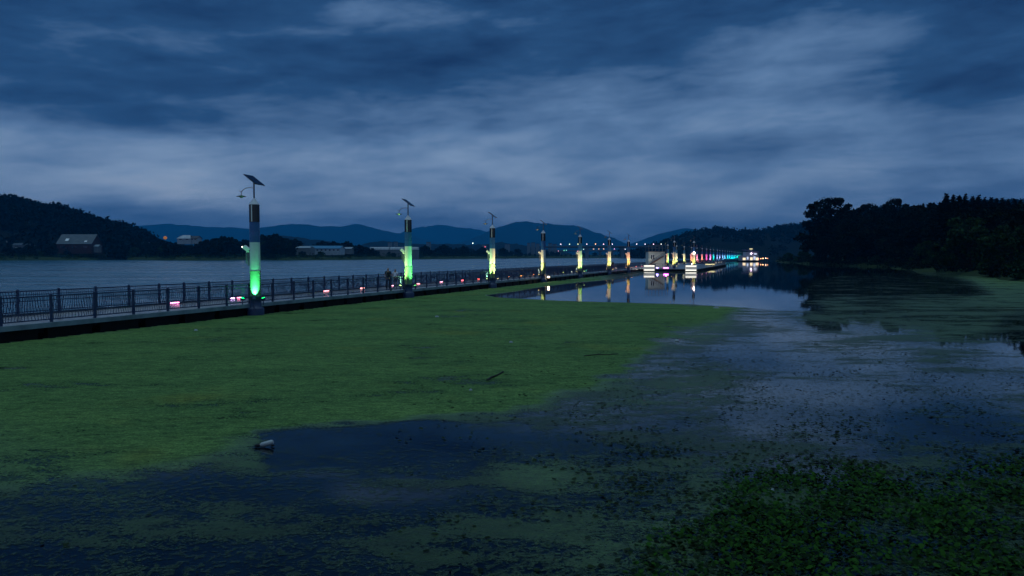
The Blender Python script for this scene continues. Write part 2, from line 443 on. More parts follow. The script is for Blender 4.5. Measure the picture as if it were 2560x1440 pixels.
M['leaf_dark'] = foliage('leaves_dark', (.002, .005, .003), (.010, .019, .008), .85, .05)
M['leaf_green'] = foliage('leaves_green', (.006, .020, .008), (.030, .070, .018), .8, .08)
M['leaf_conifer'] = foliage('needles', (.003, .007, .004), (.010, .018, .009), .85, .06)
def tree_proto(kind, h, seed, leaf, nleaf, m):
    # returns (trunk mesh, crown mesh)
    r = np.random.default_rng(seed); tb = MB()
    if kind == 'conifer':
        tb.tube([(0, 0, 0), (0, 0, h * .5), (0, 0, h * .97)], [h * .022, h * .014, h * .003], 7)
        cen = []; rad = []
        nz_ = 2600; zz = h * (.08 + .92 * (1 - np.sqrt(r.uniform(0, 1, nz_)))); aa_ = r.uniform(0, 6.28, nz_)
        f = 1 - zz / h; tier = (zz / h * 15) % 1.0
        w = h * .17 * f * (.62 + .5 * (1 - tier)) * (1 + .22 * np.sin(aa_ * 3 + np.floor(zz / h * 15) * 2.1)) + .03
        l = w * np.sqrt(r.uniform(.1, 1, nz_))
        cen = np.stack([np.cos(aa_) * l, np.sin(aa_) * l, zz - l * .25], 1).tolist(); rad = (.06 + .22 * f).tolist()
        for q in range(34):
            z = h * (.1 + .85 * q / 34); a = q * 2.4; l = h * .15 * (1 - z / h); tb.tube([(0, 0, z), (math.cos(a) * l, math.sin(a) * l, z - l * .2)], [.04, .015], 4)
        sq = .55
    else:
        top = h * (.62 if kind == 'round' else .75)
        lean = r.normal(0, .03, 2) * h
        tb.tube([(0, 0, 0), (lean[0] * .3, lean[1] * .3, h * .3), (lean[0], lean[1], top)], [h * .024, h * .017, h * .006], 8)
        cen = []; rad = []
        core = 26 if kind == 'tall' else 24
        for q in range(core):
            a = r.uniform(0, 6.28); zz = r.uniform(.10 if kind == 'low' else .2, .95)
            w = h * (.36 if kind == 'round' else .24 if kind == 'tall' else .48) * max(math.sin(min(max((zz + .12) / 1.12, .05), .995) * math.pi), .03) ** .55
            l = w * math.sqrt(r.uniform(.05, 1.0)); e = (math.cos(a) * l + lean[0] * zz, math.sin(a) * l + lean[1] * zz, h * zz)
            tb.tube([(lean[0] * zz * .6, lean[1] * zz * .6, h * max(zz - .22, .12)), ((e[0]) * .6, e[1] * .6, e[2] - h * .05), e], [h * .009, h * .006, h * .002], 5)
            rr = h * r.uniform(.10, .16) * (1.0 if zz < .8 else .75)
            cen.append(e); rad.append(rr)
            for q2 in range(3):
                d = r.normal(size=3); d /= np.linalg.norm(d)
                cen.append((e[0] + d[0] * rr * 1.0, e[1] + d[1] * rr * 1.0, min(e[2] + d[2] * rr * .9, h * .97))); rad.append(rr * r.uniform(.35, .6))
        for zz in (.3, .42, .54, .66, .78):
            cen.append((lean[0] * zz, lean[1] * zz, h * zz)); rad.append(h * (.2 if kind == 'round' else .15 if kind == 'tall' else .24))
        sq = .85
    V, Fq, rn = leaf_cloud(cen, rad, max(int(nleaf * 1.5 / len(cen)), 4), leaf, sq, r)
    V[:, 2] = np.maximum(V[:, 2], .05)
    crown = np_mesh('crown', V, Fq, m, rn)
    trunk = tb.build('trunk', M['bark'])
    return trunk, crown
def tree_thing(kind, h, seed, leaf, nleaf, m, name='tree'):
    e = empty(name, (0, 0, 0)); t, c = tree_proto(kind, h, seed, leaf, nleaf, m)
    t.parent = e; c.parent = e
    return e
class Proto:
    def __init__(s, o): s.o = o; s.used = False
    def place(s, loc, rz, sc, label, cat, group):
        o = s.o if not s.used else copy_tree(s.o); s.used = True
        o.location = loc; o.rotation_euler = (0, 0, rz); o.scale = (sc, sc, sc) if np.isscalar(sc) else sc
        return tag(o, label, cat, group)

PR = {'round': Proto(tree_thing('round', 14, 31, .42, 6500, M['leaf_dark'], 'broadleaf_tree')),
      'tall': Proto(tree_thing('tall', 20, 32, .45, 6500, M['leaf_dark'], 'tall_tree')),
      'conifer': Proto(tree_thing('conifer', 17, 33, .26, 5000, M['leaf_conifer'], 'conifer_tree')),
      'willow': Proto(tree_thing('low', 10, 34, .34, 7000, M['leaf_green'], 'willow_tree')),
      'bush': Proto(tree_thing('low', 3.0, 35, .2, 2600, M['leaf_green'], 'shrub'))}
def tree_px(kind, px, top, d, base_h, label, group, wide=1., z=None):
    p = atd(px, top, d)
    if z is None: z = max(0.5, min((p.x - bank_x(d)) * .06, 9))
    h0 = {'round': 14, 'tall': 20, 'conifer': 17, 'willow': 10, 'bush': 3.0}[kind]
    s = (p.z - z) / h0
    PR[kind].place((p.x, d, z - .1), random.uniform(0, 6.28), (s * wide, s * wide, s), label, {'bush': 'shrub'}.get(kind, 'tree'), group)
G = 'trees on the right bank'
tree_px('tall', 2080, 499, 262, 20, 'tall dark tree at the left end of the right bank wood, highest by the water', G, 1.25)
tree_px('round', 2120, 520, 268, 14, 'dark broadleaf tree just right of the tallest tree at the wood end', G, .9)
tree_px('tall', 2165, 512, 285, 20, 'narrow dark tree behind the wood edge near its left end', G, .9)
tree_px('tall', 2240, 500, 250, 20, 'single dark tree rising above the low wood in front of the ridge gap', G, .7)
tree_px('round', 2288, 508, 240, 14, 'loose topped dark tree left of the tall conifer row', G, 1.05)
tree_px('tall', 2325, 520, 205, 20, 'narrow dark tree filling the dip before the conifer row', G, 1.2)
tree_px('round', 2215, 560, 228, 14, 'low broad dark tree at the shore behind the pale shrub', G, 1.5)
tree_px('round', 2150, 575, 240, 14, 'low broad dark tree at the shore left of the pale shrub', G, 1.5)
tree_px('round', 2290, 570, 190, 14, 'low broad dark tree at the shore right of the pale shrub', G, 1.5)
tree_px('tall', 2130, 560, 245, 20, 'dark lower tree at the water edge below the tallest tree', G, 1.3)
tree_px('round', 2060, 590, 252, 14, 'small dark tree leaning over the water at the wood tip', G, .8)
tree_px('round', 2190, 540, 236, 14, 'broad dark tree in the middle of the left wood', G, 1.1)
tree_px('round', 2260, 550, 215, 14, 'broad dark tree behind the pale shrub on the shore', G, 1.1)
tree_px('round', 2330, 545, 200, 14, 'dark round tree under the first conifers', G, 1.1)
for i, (px, top) in enumerate([(2366, 484), (2384, 487), (2398, 489), (2414, 485), (2432, 490), (2447, 488), (2462, 493), (2478, 493), (2492, 495), (2506, 494), (2520, 498), (2536, 497), (2552, 500), (2572, 497), (2350, 506)]):
    tree_px('conifer', px, top, 172 + (i * 37 % 11), 17, 'spire topped conifer in the dark row above the willow on the right bank', 'conifer row on the right bank', (2.4, 1.9, 2.6, 1.7, 2.2)[i % 5])
tree_px('willow', 2430, 540, 128, 10, 'large rounded green willow overhanging the right bank', G, 1.0)
tree_px('willow', 2330, 600, 158, 10, 'low green willow left of the large willow', G, 1.0)
tree_px('willow', 2530, 560, 108, 10, 'green willow at the right edge of the view', G, 1.0)
tree_px('tall', 2600, 486, 112, 20, 'big dark tree filling the right edge of the view', G, 1.5)
tree_px('round', 2440, 520, 150, 14, 'dark tree between the willow and the conifer row', G, 1.3)
tree_px('round', 2510, 530, 140, 14, 'dark tree behind the right edge willow', G, 1.3)
for i, (px, top, d, lb) in enumerate([(2190, 638, 226, 'pale green shrub on the shore below the left wood'), (2150, 642, 236, 'small shrub on the shore left of the pale shrub'), (2230, 645, 214, 'dark shrub on the shore right of the pale shrub'),
        (2010, 628, 330, 'low shrub by the water left of the wood'), (1970, 632, 370, 'low shrub near the red lights at the boardwalk end'), (2290, 640, 176, 'shrub under the low willow'), (2480, 650, 112, 'shrub at the foot of the large willow'), (2560, 655, 95, 'shrub at the right edge by the water'), (2380, 645, 140, 'shrub between the two willows'), (2090, 640, 254, 'dark shrub at the foot of the tallest tree')]):
    tree_px('bush', px, top, d, 3, lb, 'shrubs along the right bank', 1.6, .4)

# far shore trees
random.seed(5)
FP = [Proto(tree_thing('round', 12, 41, .8, 1500, M['leaf_dark'], 'shore_tree')), Proto(tree_thing('low', 9, 42, .75, 1300, M['leaf_dark'], 'shore_tree')),
      Proto(tree_thing('tall', 14, 43, .8, 1300, M['leaf_dark'], 'shore_tree')), Proto(tree_thing('low', 6, 44, .6, 1000, M['leaf_green'], 'shore_tree'))]
FH = [12, 9, 14, 6]
tops = [(-60, 600), (0, 618), (60, 612), (110, 606), (135, 620), (240, 605), (290, 588), (330, 598), (372, 604), (420, 602), (440, 605), (500, 604), (520, 600), (545, 592), (566, 594), (600, 600), (622, 598), (670, 588), (690, 586), (710, 592), (745, 598), (790, 603), (830, 604), (870, 604), (900, 612), (930, 614), (980, 614), (1040, 612), (1080, 614), (1120, 612), (1160, 615), (1200, 618), (1250, 620), (1300, 622), (1350, 626)]
i = 0
for px, top in tops:
    for rep in range(3):
        q = px + random.uniform(-18, 18); tp = top + (0 if rep == 0 else random.uniform(6, 22)); d = fb_d(q) + random.uniform(30, 70) - 8 * rep + (60 if rep == 0 and 730 < q < 885 else 0)
        if (130 < q < 240 and tp < 632) or (735 < q < 880 and rep > 0) or (920 < q < 1048): tp = max(tp, 628 if q < 900 else 627)
        ki = [0, 1, 2, 0, 3, 1][i % 6]; p = atd(q, tp, d); s = (p.z - 2.2) / FH[ki]
        FP[ki].place((p.x, d, 2.0), random.uniform(0, 6.28), (s * 1.35, s * 1.35, s), 'dark tree in the tree line along the far shore', 'tree', 'trees along the far shore'); i += 1
for q in np.arange(380, 1600, 11.0):
    q += random.uniform(-4, 4); tp = np.interp(q, [t_[0] for t_ in tops] + [1600], [t_[1] for t_ in tops] + [630]) + random.uniform(2, 12); d = fb_d(q) + random.uniform(75, 110)
    if 735 < q < 880: tp = max(tp, 619)
    if 915 < q < 1050: tp = max(tp, 619)
    ki = [0, 1, 0, 2][i % 4]; p = atd(q, tp, d); s = max((p.z - 2.2) / FH[ki], .3)
    FP[ki].place((p.x, d, 2.0), random.uniform(0, 6.28), (s * 1.5, s * 1.5, s), 'dark tree in the tree line along the far shore', 'tree', 'trees along the far shore'); i += 1
bushes = []
for q in np.arange(-80, 1640, 9.0):
    d = fb_d(q) + random.uniform(4, 22); r_ = random.uniform(1.3, 3.3) * d / 600; bushes.append(((q - 1280) / F * d, d, 1.2 + r_ * .5, r_))
V, Fq, rn = leaf_cloud([b[:3] for b in bushes], [b[3] * 1.3 for b in bushes], 60, .55, .8)
tag(np_mesh('shore_undergrowth', V, Fq, M['leaf_green'], rn), 'dark undergrowth along the far waterline', 'undergrowth', kind='stuff')
bushes = []
for yy in np.arange(70, 400, 2.2):
    x = bank_x(yy) + random.uniform(.5, 5); bushes.append((x, yy, .9, random.uniform(.7, 1.7) * (1 + .9 * (yy > 190)))); bushes.append((x + 4, yy, 1.6, random.uniform(1.2, 2.2)))
V, Fq, rn = leaf_cloud([b[:3] for b in bushes], [b[3] for b in bushes], 110, .22, .8)
tag(np_mesh('bank_undergrowth', V, Fq, M['leaf_dark'], rn), 'dark undergrowth along the right waterline', 'undergrowth', kind='stuff')

# ------------------------------------------------------------------ boardwalk
bw = empty('floating_boardwalk', P0, ANG, 'long straight floating boardwalk of wet planks on black floats across the water', 'boardwalk')
# local frame: x along, y across (away from the camera)
b = MB(); b.box(((T0 + T1) / 2, WID / 2, DECK_Z - .06), (T1 - T0, WID - .3, .12)); b.build('deck', M['deck'], bw)
M['edge'] = mat('grey_blue_edge', (.24, .32, .37), .5, var=(.10, .15, .18), vscale=1.1)
M['kerb'] = mat('dark_kerb', (.03, .05, .08), .5)
b = MB(); b.box(((T0 + T1) / 2, .075, DECK_Z - .045), (T1 - T0, .15, .19)); b.build('edge_beam', M['edge'], bw)
b = MB(); b.box(((T0 + T1) / 2, WID - .075, DECK_Z - .05), (T1 - T0, .15, .30)); b.build('far_kerb', M['kerb'], bw)
b = MB(); t = T0
while t < 160:
    b.box((t + 1.15, .55, .17), (2.0, .9, .5)); b.box((t + 1.15, WID - .5, .17), (2.0, .9, .5)); t += 2.4
b.box(((160 + T1) / 2, WID / 2, .17), (T1 - 160, WID - .2, .5))
b.box(((T0 + T1) / 2, WID / 2, .30), (T1 - T0, WID - .6, .22))
b.build('floats', M['float'], bw)

def balusters(b, x0, x1, z0, z1, y, dx, fine=True):
    # leaning and bowed bars, fanning one way in one panel and the other way in the next
    n = max(int((x1 - x0) / dx), 2)
    for i in range(n):
        f = (i + .5) / n; x = x0 + (x1 - x0) * f
        lean = math.sin(f * math.pi * 2) * .085; bow = math.sin(f * math.pi * 4 + x0) * .03
        if fine:
            pts = [(x - lean, y, z0), (x - lean * .33 + bow, y, z0 + (z1 - z0) * .33), (x + lean * .33 - bow * .6, y, z0 + (z1 - z0) * .67), (x + lean, y, z1)]
            b.tube(pts, .015, 4, cap=False, smooth=False)
        else:
            b.box((x, y, (z0 + z1) / 2), (.032, .03, z1 - z0))
def railing(t0, t1, s, label, detail=True, level=1):
    e = empty('railing', W(t0, s, DECK_Z), ANG, label, 'railing', 'railing sections of the boardwalk')
    L = t1 - t0; n = max(int(round(L / 2.0)), 1); sp = L / n
    zt, zb = 1.08, .16
    b = MB(); b.box((L / 2, 0, zt), (L, .06, .05)); b.build('top_rail', M['navy'], e)
    b = MB(); b.box((L / 2, 0, zb), (L, .045, .045)); b.box((L / 2, 0, zt - .16), (L, .03, .03)); b.build('bottom_rail', M['navy'], e)
    if detail:
        pm = MB(); pm.box((0, 0, .56), (.085, .085, 1.12)); pm.box((0, 0, .02), (.16, .16, .04)); pm.lathe([(.06, 1.12), (.06, 1.15), (.02, 1.18)], n=8)
        proto = pm.build('post', M['navy'], e)
        for i in range(1, n):
            c = proto.copy(); col.objects.link(c); c.parent = e; c.location = (i * sp, 0, 0)
        bm_ = MB()
        for i in range(n): balusters(bm_, i * sp + .05, (i + 1) * sp - .05, zb, zt - .02, 0, .115)
        bm_.build('balusters', M['navy'], e, fixn=False)
    else:
        pm = MB()
        for i in range(n): pm.box((i * sp, 0, .56), (.09, .09, 1.12))
        tag(pm.build('posts', M['navy'], e), kind='stuff')
        bm_ = MB()
        for i in range(n): balusters(bm_, i * sp + .05, (i + 1) * sp - .05, zb, zt, 0, .25, False)
        bm_.build('balusters', M['navy'], e, fixn=False)
    return e

# ------------------------------------------------------------------ light columns
ROW = [638, 1021, 1231, 1358, 1450, 1523, 1571, 1669, 1691, 1710, 1728, 1742, 1755, 1766, 1775.5, 1783.5, 1793, 1799, 1806, 1812, 1818, 1823, 1827.6, 1832, 1836, 1839.5, 1843, 1846, 1849, 1852]
GREEN = (.0, 1., .16); LIME = (.36, 1., .24); YELL = (1., .80, .32); YGRN = (.62, 1., .32); ORNG = (1., .43, .15); AMBR = (1., .57, .18)
SALM = (1., .22, .16); PINK = (1., .20, .34); MAGT = (1., .06, .36); VIOL = (.85, .22, 1.); LAVN = (.34, .36, 1.); SKYB = (.1, .5, 1.); CYAN = (.0, .65, 1.); TEAL = (.0, .9, .75); GRN2 = (.0, 1., .3)
# flood colours, left and right lamp, and strength
FLOOD = [(GREEN, GREEN, .05), ((.55, 1., .28), (.16, 1., .24), .8), (YGRN, YELL, 1.), (YELL, None, 1.0), (YELL, YGRN, 1.), (AMBR, YELL, 1.), (ORNG, ORNG, 1.), (ORNG, LIME, 1.), (YELL, YELL, 1.), (YELL, YELL, 1.),
         (SALM, ORNG, 1.), (PINK, PINK, 1.), (SALM, SALM, 1.), (MAGT, MAGT, 1.), (VIOL, PINK, 1.), (TEAL, CYAN, 1.), (LAVN, SKYB, 1.), (LAVN, LAVN, 1.), (SKYB, LAVN, 1.), (SKYB, SKYB, 1.),
         (CYAN, SKYB, 1.), (CYAN, CYAN, 1.), (CYAN, CYAN, 1.), (CYAN, CYAN, 1.), (CYAN, CYAN, 1.), (TEAL, CYAN, 1.), (TEAL, TEAL, 1.), (GRN2, TEAL, 1.), (GRN2, GRN2, 1.), (GREEN, GREEN, 1.)]
NAMES = ['bright green', 'green and lime', 'yellow green', 'pale yellow on its left side only', 'yellow with a lime foot', 'amber', 'orange', 'orange with a lime foot', 'yellow', 'deep yellow', 'salmon and orange', 'pale pink', 'salmon red', 'magenta', 'pink violet', 'teal', 'lavender', 'pale violet', 'blue violet', 'light blue', 'sky blue', 'cyan', 'cyan', 'cyan', 'cyan', 'teal', 'teal', 'sea green', 'green', 'vivid green']
ORD = 'first second third fourth fifth sixth seventh eighth ninth tenth eleventh twelfth thirteenth fourteenth fifteenth sixteenth seventeenth eighteenth nineteenth twentieth'.split() + ['twenty-' + q for q in 'first second third fourth fifth sixth seventh eighth ninth'.split()] + ['thirtieth']

FLOOD_W = 1500.0
M['lampoff'] = mat('lamp_shade', (.12, .14, .15), .4, .5)
def make_column():
    e = empty('light_column', (0, 0, 0))
    # heights above the water
    b = MB(); b.lathe([(.44, -.15), (.44, .34), (.40, .40), (.30, .44), (.30, .98), (.315, .99), (.315, 1.04), (.29, 1.05)]); b.build('base', M['navy'], e)
    b = MB(); b.lathe([(.285, 1.05), (.28, 2.36), (.288, 2.37), (.288, 2.40)]); b.build('lower_shaft', M['lowerpanel'], e)
    b = MB(); b.lathe([(.28, 2.40), (.27, 3.94)]); b.build('white_shaft', M['white'], e)
    b = MB(); b.lathe([(.272, 3.94), (.265, 5.03)]); b.build('blue_band', M['blueband'], e)
    b = MB(); b.lathe([(.275, 5.03), (.275, 5.97)], n=24, smooth=False); o = b.build('black_band', M['blackgloss'], e)
    b = MB(); b.box((-.05, -.274, 5.5), (.05, .016, .90)); b.build('reflector_strip', M['capwhite'], o)
    b = MB(); b.lathe([(.27, 5.97), (.25, 6.03), (.07, 6.28), (.05, 6.32)]); b.build('cap', M['capwhite'], e)
    b = MB(); b.lathe([(.045, 6.30), (.045, 7.22)], n=10); b.build('mast', M['steel'], e)
    # solar panel, high at its left edge
    rot = Matrix.Rotation(R(-12), 3, 'Z') @ Matrix.Rotation(R(37), 3, 'Y')
    b = MB(); b.box((0.02, 0, 7.29), (.90, .92, .035), rot); sp = b.build('solar_panel', M['panelframe'], e)
    b = MB()
    for ix in range(4):
        for iy in range(4): b.box(Vector((.02, 0, 7.29)) + rot @ Vector((-.33 + ix * .22, -.339 + iy * .226, .02)), (.205, .212, .008), rot)
    b.build('solar_cells', M['panelcell'], sp)
    # arm and pendant lamp
    b = MB(); pts = [(-.04, 0, 6.78)] + [(-.62 + .55 * math.cos(a), 0, 6.55 + .36 * math.sin(a)) for a in np.linspace(.7, 2.5, 8)] + [(-1.1, 0, 6.70), (-1.03, 0, 6.62), (-.70, 0, 6.60)][:0]
    b.tube([(-.04, 0, 6.86), (-.22, 0, 6.89), (-.42, 0, 6.86), (-.58, 0, 6.77), (-.68, 0, 6.66), (-.69, 0, 6.46)], .018, 6)
    b.tube([(-.68, 0, 6.66), (-.76, 0, 6.68), (-.82, 0, 6.76)], .012, 5); arm = b.build('lamp_arm', M['steel'], e)
    b = MB(); b.lathe([(.03, 6.50), (.06, 6.47), (.25, 6.42), (.25, 6.40), (.1, 6.38), (.07, 6.34), (.03, 6.33)], (-.69, 0, 0), 16); b.build('lamp_shade', M['lampoff'], arm)
    # bracket box with two tubes on the left of the white shaft
    b = MB(); b.box((-.44, 0, 3.60), (.34, .26, .2), Matrix.Rotation(R(38), 3, 'Y')); b.box((-.34, 0, 3.42), (.2, .1, .06)); bx = b.build('speaker_box', M['capwhite'], e)
    b = MB(); b.tube([(-.47, 0, 3.44), (-.47, 0, 2.80)], .03, 8); b.tube([(-.36, 0, 3.42), (-.36, 0, 2.68)], .055, 8); b.build('hanging_tube', M['steel'], bx)
    return e
def flood_lamp(e, x, y, c, power, z=1.0, idx=0, front=False):
    # a small floodlight on a stub beside the foot, throwing its light up the shaft
    b = MB(); b.tube([(x, y, .58), (x, y, .82)], .025, 6); b.tube([(x, y, .82), (x * .96, y, .94)], [.10, .13], 10); f = b.build('floodlight', M['navy'], e)
    b = MB(); b.tube([(x * .96, y, .945), (x * .955, y, .952)], [.11, .10], 10)
    b.build('lens', emissive('flood_lens', c, 6.0), f)
    ld = bpy.data.lights.new('flood', 'SPOT'); ld.energy = power; ld.color = c; ld.spot_size = R(72); ld.spot_blend = 1.0; ld.shadow_soft_size = .12
    lo = bpy.data.objects.new('flood', ld); col.objects.link(lo); lo.parent = f; lo.location = (x * .93, y, 1.0)
    tgt = Vector((x * .24, y * .5, 4.8)); d = tgt - lo.location; lo.rotation_euler = d.to_track_quat('-Z', 'Y').to_euler()
proto = make_column()
cols_t = []
for i, px in enumerate(ROW):
    t = t_of(px, -.2); cols_t.append(t); p = W(t, -.2)
    e = proto if i == 0 else copy_tree(proto)
    e.location = p; e.rotation_euler = (0, 0, 0)
    extra = ['nearest of the row', 'just right of the two walkers', 'third from the left', 'dim with a warm lamp at its foot', 'fifth from the left', 'sixth from the left', 'just left of the white kiosk', 'just right of the white kiosk'] 
    ex = extra[i] if i < len(extra) else ORD[i] + ' from the left'
    tag(e, f'solar light column lit {NAMES[i]}, {ex} along the boardwalk', 'light column', 'solar light columns along the boardwalk')
for i, px in enumerate(ROW):
    e = [o for o in col.objects if o.name.startswith('light_column')][i]
    l, r_, s = FLOOD[i]
    if i >= 10: s *= 1.15
    if l: flood_lamp(e, -.56, -.42, l, FLOOD_W * s)
    if r_: flood_lamp(e, .56, -.42, r_, FLOOD_W * s)
# one more lamp shines straight onto the front of the nearest column
e0 = proto
b = MB(); b.tube([(.12, -.62, .30), (.12, -.62, .86)], .025, 6); b.tube([(.12, -.62, .86), (.11, -.52, .98)], [.07, .10], 10); f0 = b.build('floodlight', M['navy'], e0)
ld = bpy.data.lights.new('flood', 'SPOT'); ld.energy = 480; ld.color = (.12, 1., .34); ld.spot_size = R(60); ld.spot_blend = .7; ld.shadow_soft_size = .04
lo = bpy.data.objects.new('flood', ld); col.objects.link(lo); lo.parent = f0; lo.location = (.11, -.50, 1.0)
lo.rotation_euler = (Vector((.05, -.25, 1.42)) - lo.location).to_track_quat('-Z', 'Y').to_euler()

# railings between columns
cuts = [T0 + .3, -21.0, -2.0] + cols_t[1:7]
segs = [(T0 + .3, -24), (-24, -12), (-12, 0)] + [(cols_t[i], cols_t[i + 1]) for i in range(6)]
names_ = ['at the left edge of the view', 'left of the pink kerb light', 'ending at the first column', 'between the first and second columns', 'between the second and third columns', 'between the third and fourth columns', 'between the fourth and fifth columns', 'between the fifth and sixth columns', 'between the sixth and seventh columns']
for (a, b_), nm in zip(segs, names_):
    det = a < 75
    railing(a + .02, b_ - .02, .22, f'near side navy railing section with wavy bars {nm}', det)
    railing(a + .02, b_ - .02, WID - .1, f'far side navy railing section with wavy bars {nm}', det)
railing(cols_t[6], T1, WID - .1, 'distant far side railing running behind the kiosk and the coloured columns', False)
railing(cols_t[10], T1, .22, 'distant near side railing in front of the row of coloured columns', False)

# kerb lights along the far kerb
KL = [(435, (1., .25, .55), 'pink'), (580, (.75, .45, 1.), 'lilac'), (596, (1., .22, .4), 'rose'), (815, (1., .3, .35), 'coral'), (905, (1., .35, .35), 'salmon'), (980, (1., .35, .55), 'pink'), (1045, (1., .3, .35), 'coral'), (1103, (1., .4, .55), 'pale pink'), (1156, (1., .15, .2), 'red'), (1196, (1., .12, .1), 'red'),
      (1271, (1., .28, .08), 'orange'), (1303, (1., .38, .08), 'orange'), (1334, (1., .32, .1), 'orange'), (1385, (1., .7, .2), 'amber'), (1408, (.8, 1., .15), 'lime'), (1428, (.9, .95, 1.), 'white'), (1459, (.9, .8, .2), 'yellow'), (1465, (.1, .9, .7), 'teal'), (1484, (.1, .8, .8), 'teal'), (1540, (1., .9, .8), 'white'), (1590, (1., .2, .2), 'red'), (1604, (1., .15, .2), 'red')]
PLC = ['below the barn', 'left one of a close pair by the first column', 'right one of a close pair by the first column', 'halfway between the first column and the walkers', 'just left of the walking man', 'between the walkers legs', 'just right of the second column', 'next along right of the second column', 'small, midway between second and third columns', 'just left of the third column', 'just right of the third column', 'midway between third and fourth columns', 'just left of the fourth column', 'just right of the fourth column', 'midway between fourth and fifth columns', 'just left of the fifth column', 'beside the foot of the fifth column', 'first one right of the fifth column', 'second one right of the fifth column', 'beside the far walker', 'left of the left light box', 'touching the left light box']
klm = {}
for (px, c, nm), pl in zip(KL, PLC):
    t = t_of(px, WID - .35)
    e = empty('kerb_light', W(t, WID - .34, DECK_Z), ANG, f'{nm} strip light on the kerb, {pl}', 'kerb light', 'coloured strip lights along the kerb')
    b = MB(); kw_ = .40 if px in (580, 596) else .66
    b = MB(); b.box((0, .05, .06), (kw_, .12, .12)); b.build('housing', M['navy'], e)
    if c not in klm: klm[c] = emissive('kerb_glow', c, 8.0)
    b = MB(); b.box((0, -.025, .075), (kw_ - .06, .03, .055)); b.build('light_strip', klm[c], e)

# ------------------------------------------------------------------ people
def person(loc, rz, h, shirt, legs_m, label, shorts=False, arm_pose=0., longhair=False):
    e = empty('person', loc, rz, label, 'person', 'people on the boardwalk')
    s = h / 1.75
    def skin(name, verts, edges, rads, m, root, parent, sub=1):
        me = bpy.data.meshes.new(name); me.from_pydata([Vector(v) * s for v in verts], edges, []); me.update()
        me.materials.append(m); o = link(name, me, parent)
        md = o.modifiers.new('skin', 'SKIN')
        for i, q in enumerate(rads):
            sv = me.skin_vertices[0].data[i]; sv.radius = (q[0] * s, q[1] * s) if not np.isscalar(q) else (q * s, q * s); sv.use_root = (i == root)
        md.use_smooth_shade = True
        o.modifiers.new('sub', 'SUBSURF').levels = sub; o.modifiers['sub'].render_levels = sub
        return o
    v = []; ed = []; rd = []
    def a(p, r, par=None):
        v.append(p); rd.append(r)
        if par is not None: ed.append((par, len(v) - 1))
        return len(v) - 1
    pel = a((0, 0, .95), (.13, .10)); ch = a((0, 0, 1.22), (.14, .10), pel); sh = a((0, 0, 1.42), (.12, .08), ch)
    nk = a((0, -.01, 1.51), .05, sh); hd = a((0, -.025, 1.60), (.065, .085), nk); ht = a((0, -.02, 1.69), (.066, .08), hd)
    a((0, -.115, 1.605), .014, hd)                                # nose
    for sx in (-1, 1):
        a((sx * .078, -.01, 1.615), .014, hd)                     # ear
        s1 = a((sx * .19, 0, 1.40), .05, sh); el = a((sx * .235, .03, 1.13), .04, s1)
        wr = a((sx * .22, -.09 - arm_pose, .90 + arm_pose), .028, el); pm = a((sx * .215, -.11 - arm_pose, .84 + arm_pose), (.034, .02), wr)
        for k in range(4): 
            f1 = a((sx * .215, -.135 - arm_pose + k * .017, .775 + arm_pose - .006 * (k in (1, 2))), .009, pm); a((sx * .205, -.14 - arm_pose + k * .017, .735 + arm_pose - .008 * (k in (1, 2))), .007, f1)
        t1 = a((sx * .19, -.145 - arm_pose, .825 + arm_pose), .010, pm); a((sx * .18, -.155 - arm_pose, .79 + arm_pose), .008, t1)
        stp = .09 * sx
        hp = a((sx * .095, 0, .88), .085, pel); kn = a((sx * .10, -.02 - stp * .6, .49), .058, hp); an = a((sx * .10, .02 - stp, .08), .038, kn); a((sx * .105, -.12 - stp, .035), (.04, .03), an)
    body = skin('body', v, ed, rd, M['skin'], pel, e)
    # clothes: shells over the body
    tv = [(0, 0, .90), (0, 0, 1.2), (0, 0, 1.42), (0, -.005, 1.47), (-.19, 0, 1.41), (.19, 0, 1.41), (-.215, .02, 1.22), (.215, .02, 1.22)]
    skin('shirt', tv, [(0, 1), (1, 2), (2, 3), (2, 4), (2, 5), (4, 6), (5, 7)], [(.155, .125), (.16, .12), (.14, .10), .065, .066, .066, .06, .06], shirt, 0, e)
    kz = .50 if shorts else .10
    pv = [(0, 0, .97), (0, 0, .90)]; pe = [(0, 1)]; pr = [(.145, .115), (.15, .12)]
    for sx in (-1, 1):
        stp = .09 * sx; i0 = len(pv)
        pv += [(sx * .098, 0, .84), (sx * .10, -.02 - stp * .6, .52)]; pr += [.098, .078]; pe += [(1, i0), (i0, i0 + 1)]
        if not shorts: pv.append((sx * .10, .02 - stp, .08)); pr.append(.062); pe.append((i0 + 1, i0 + 2))
    skin('shorts' if shorts else 'trousers', pv, pe, pr, legs_m, 0, e)
    sv = []; 
    b = MB()
    for sx in (-1, 1): stp = .09 * sx; b.tube([(sx * .10 * s, (.05 - stp) * s, .045 * s), (sx * .105 * s, (-.06 - stp) * s, .045 * s), (sx * .108 * s, (-.17 - stp) * s, .03 * s)], [.042 * s, .048 * s, .03 * s], 8)
    b.build('shoes', M['blackcloth'], e)
    hv = [(0, .02, 1.70), (0, .045, 1.62)]; hr = [(.078, .088), (.07, .06)]; he = [(0, 1)]
    if longhair: hv.append((0, .055, 1.48)); hr.append((.07, .04)); he.append((1, 2))
    skin('hair', hv, he, hr, M['hair'], 0, e)
    b = MB()
    for sx in (-1, 1): b.lathe([(.002, -.007 * s), (.009 * s, 0), (.002, .007 * s)], (sx * .03 * s, -.108 * s, 1.625 * s), 8)
    b.box((0, -.106 * s, 1.56 * s), (.04 * s, .01, .008)); b.build('face', M['hair'], body)
    return e
pm_ = W(t_of(970, 1.7), 1.7, DECK_Z); pw_ = W(t_of(988, 2.6), 2.6, DECK_Z)
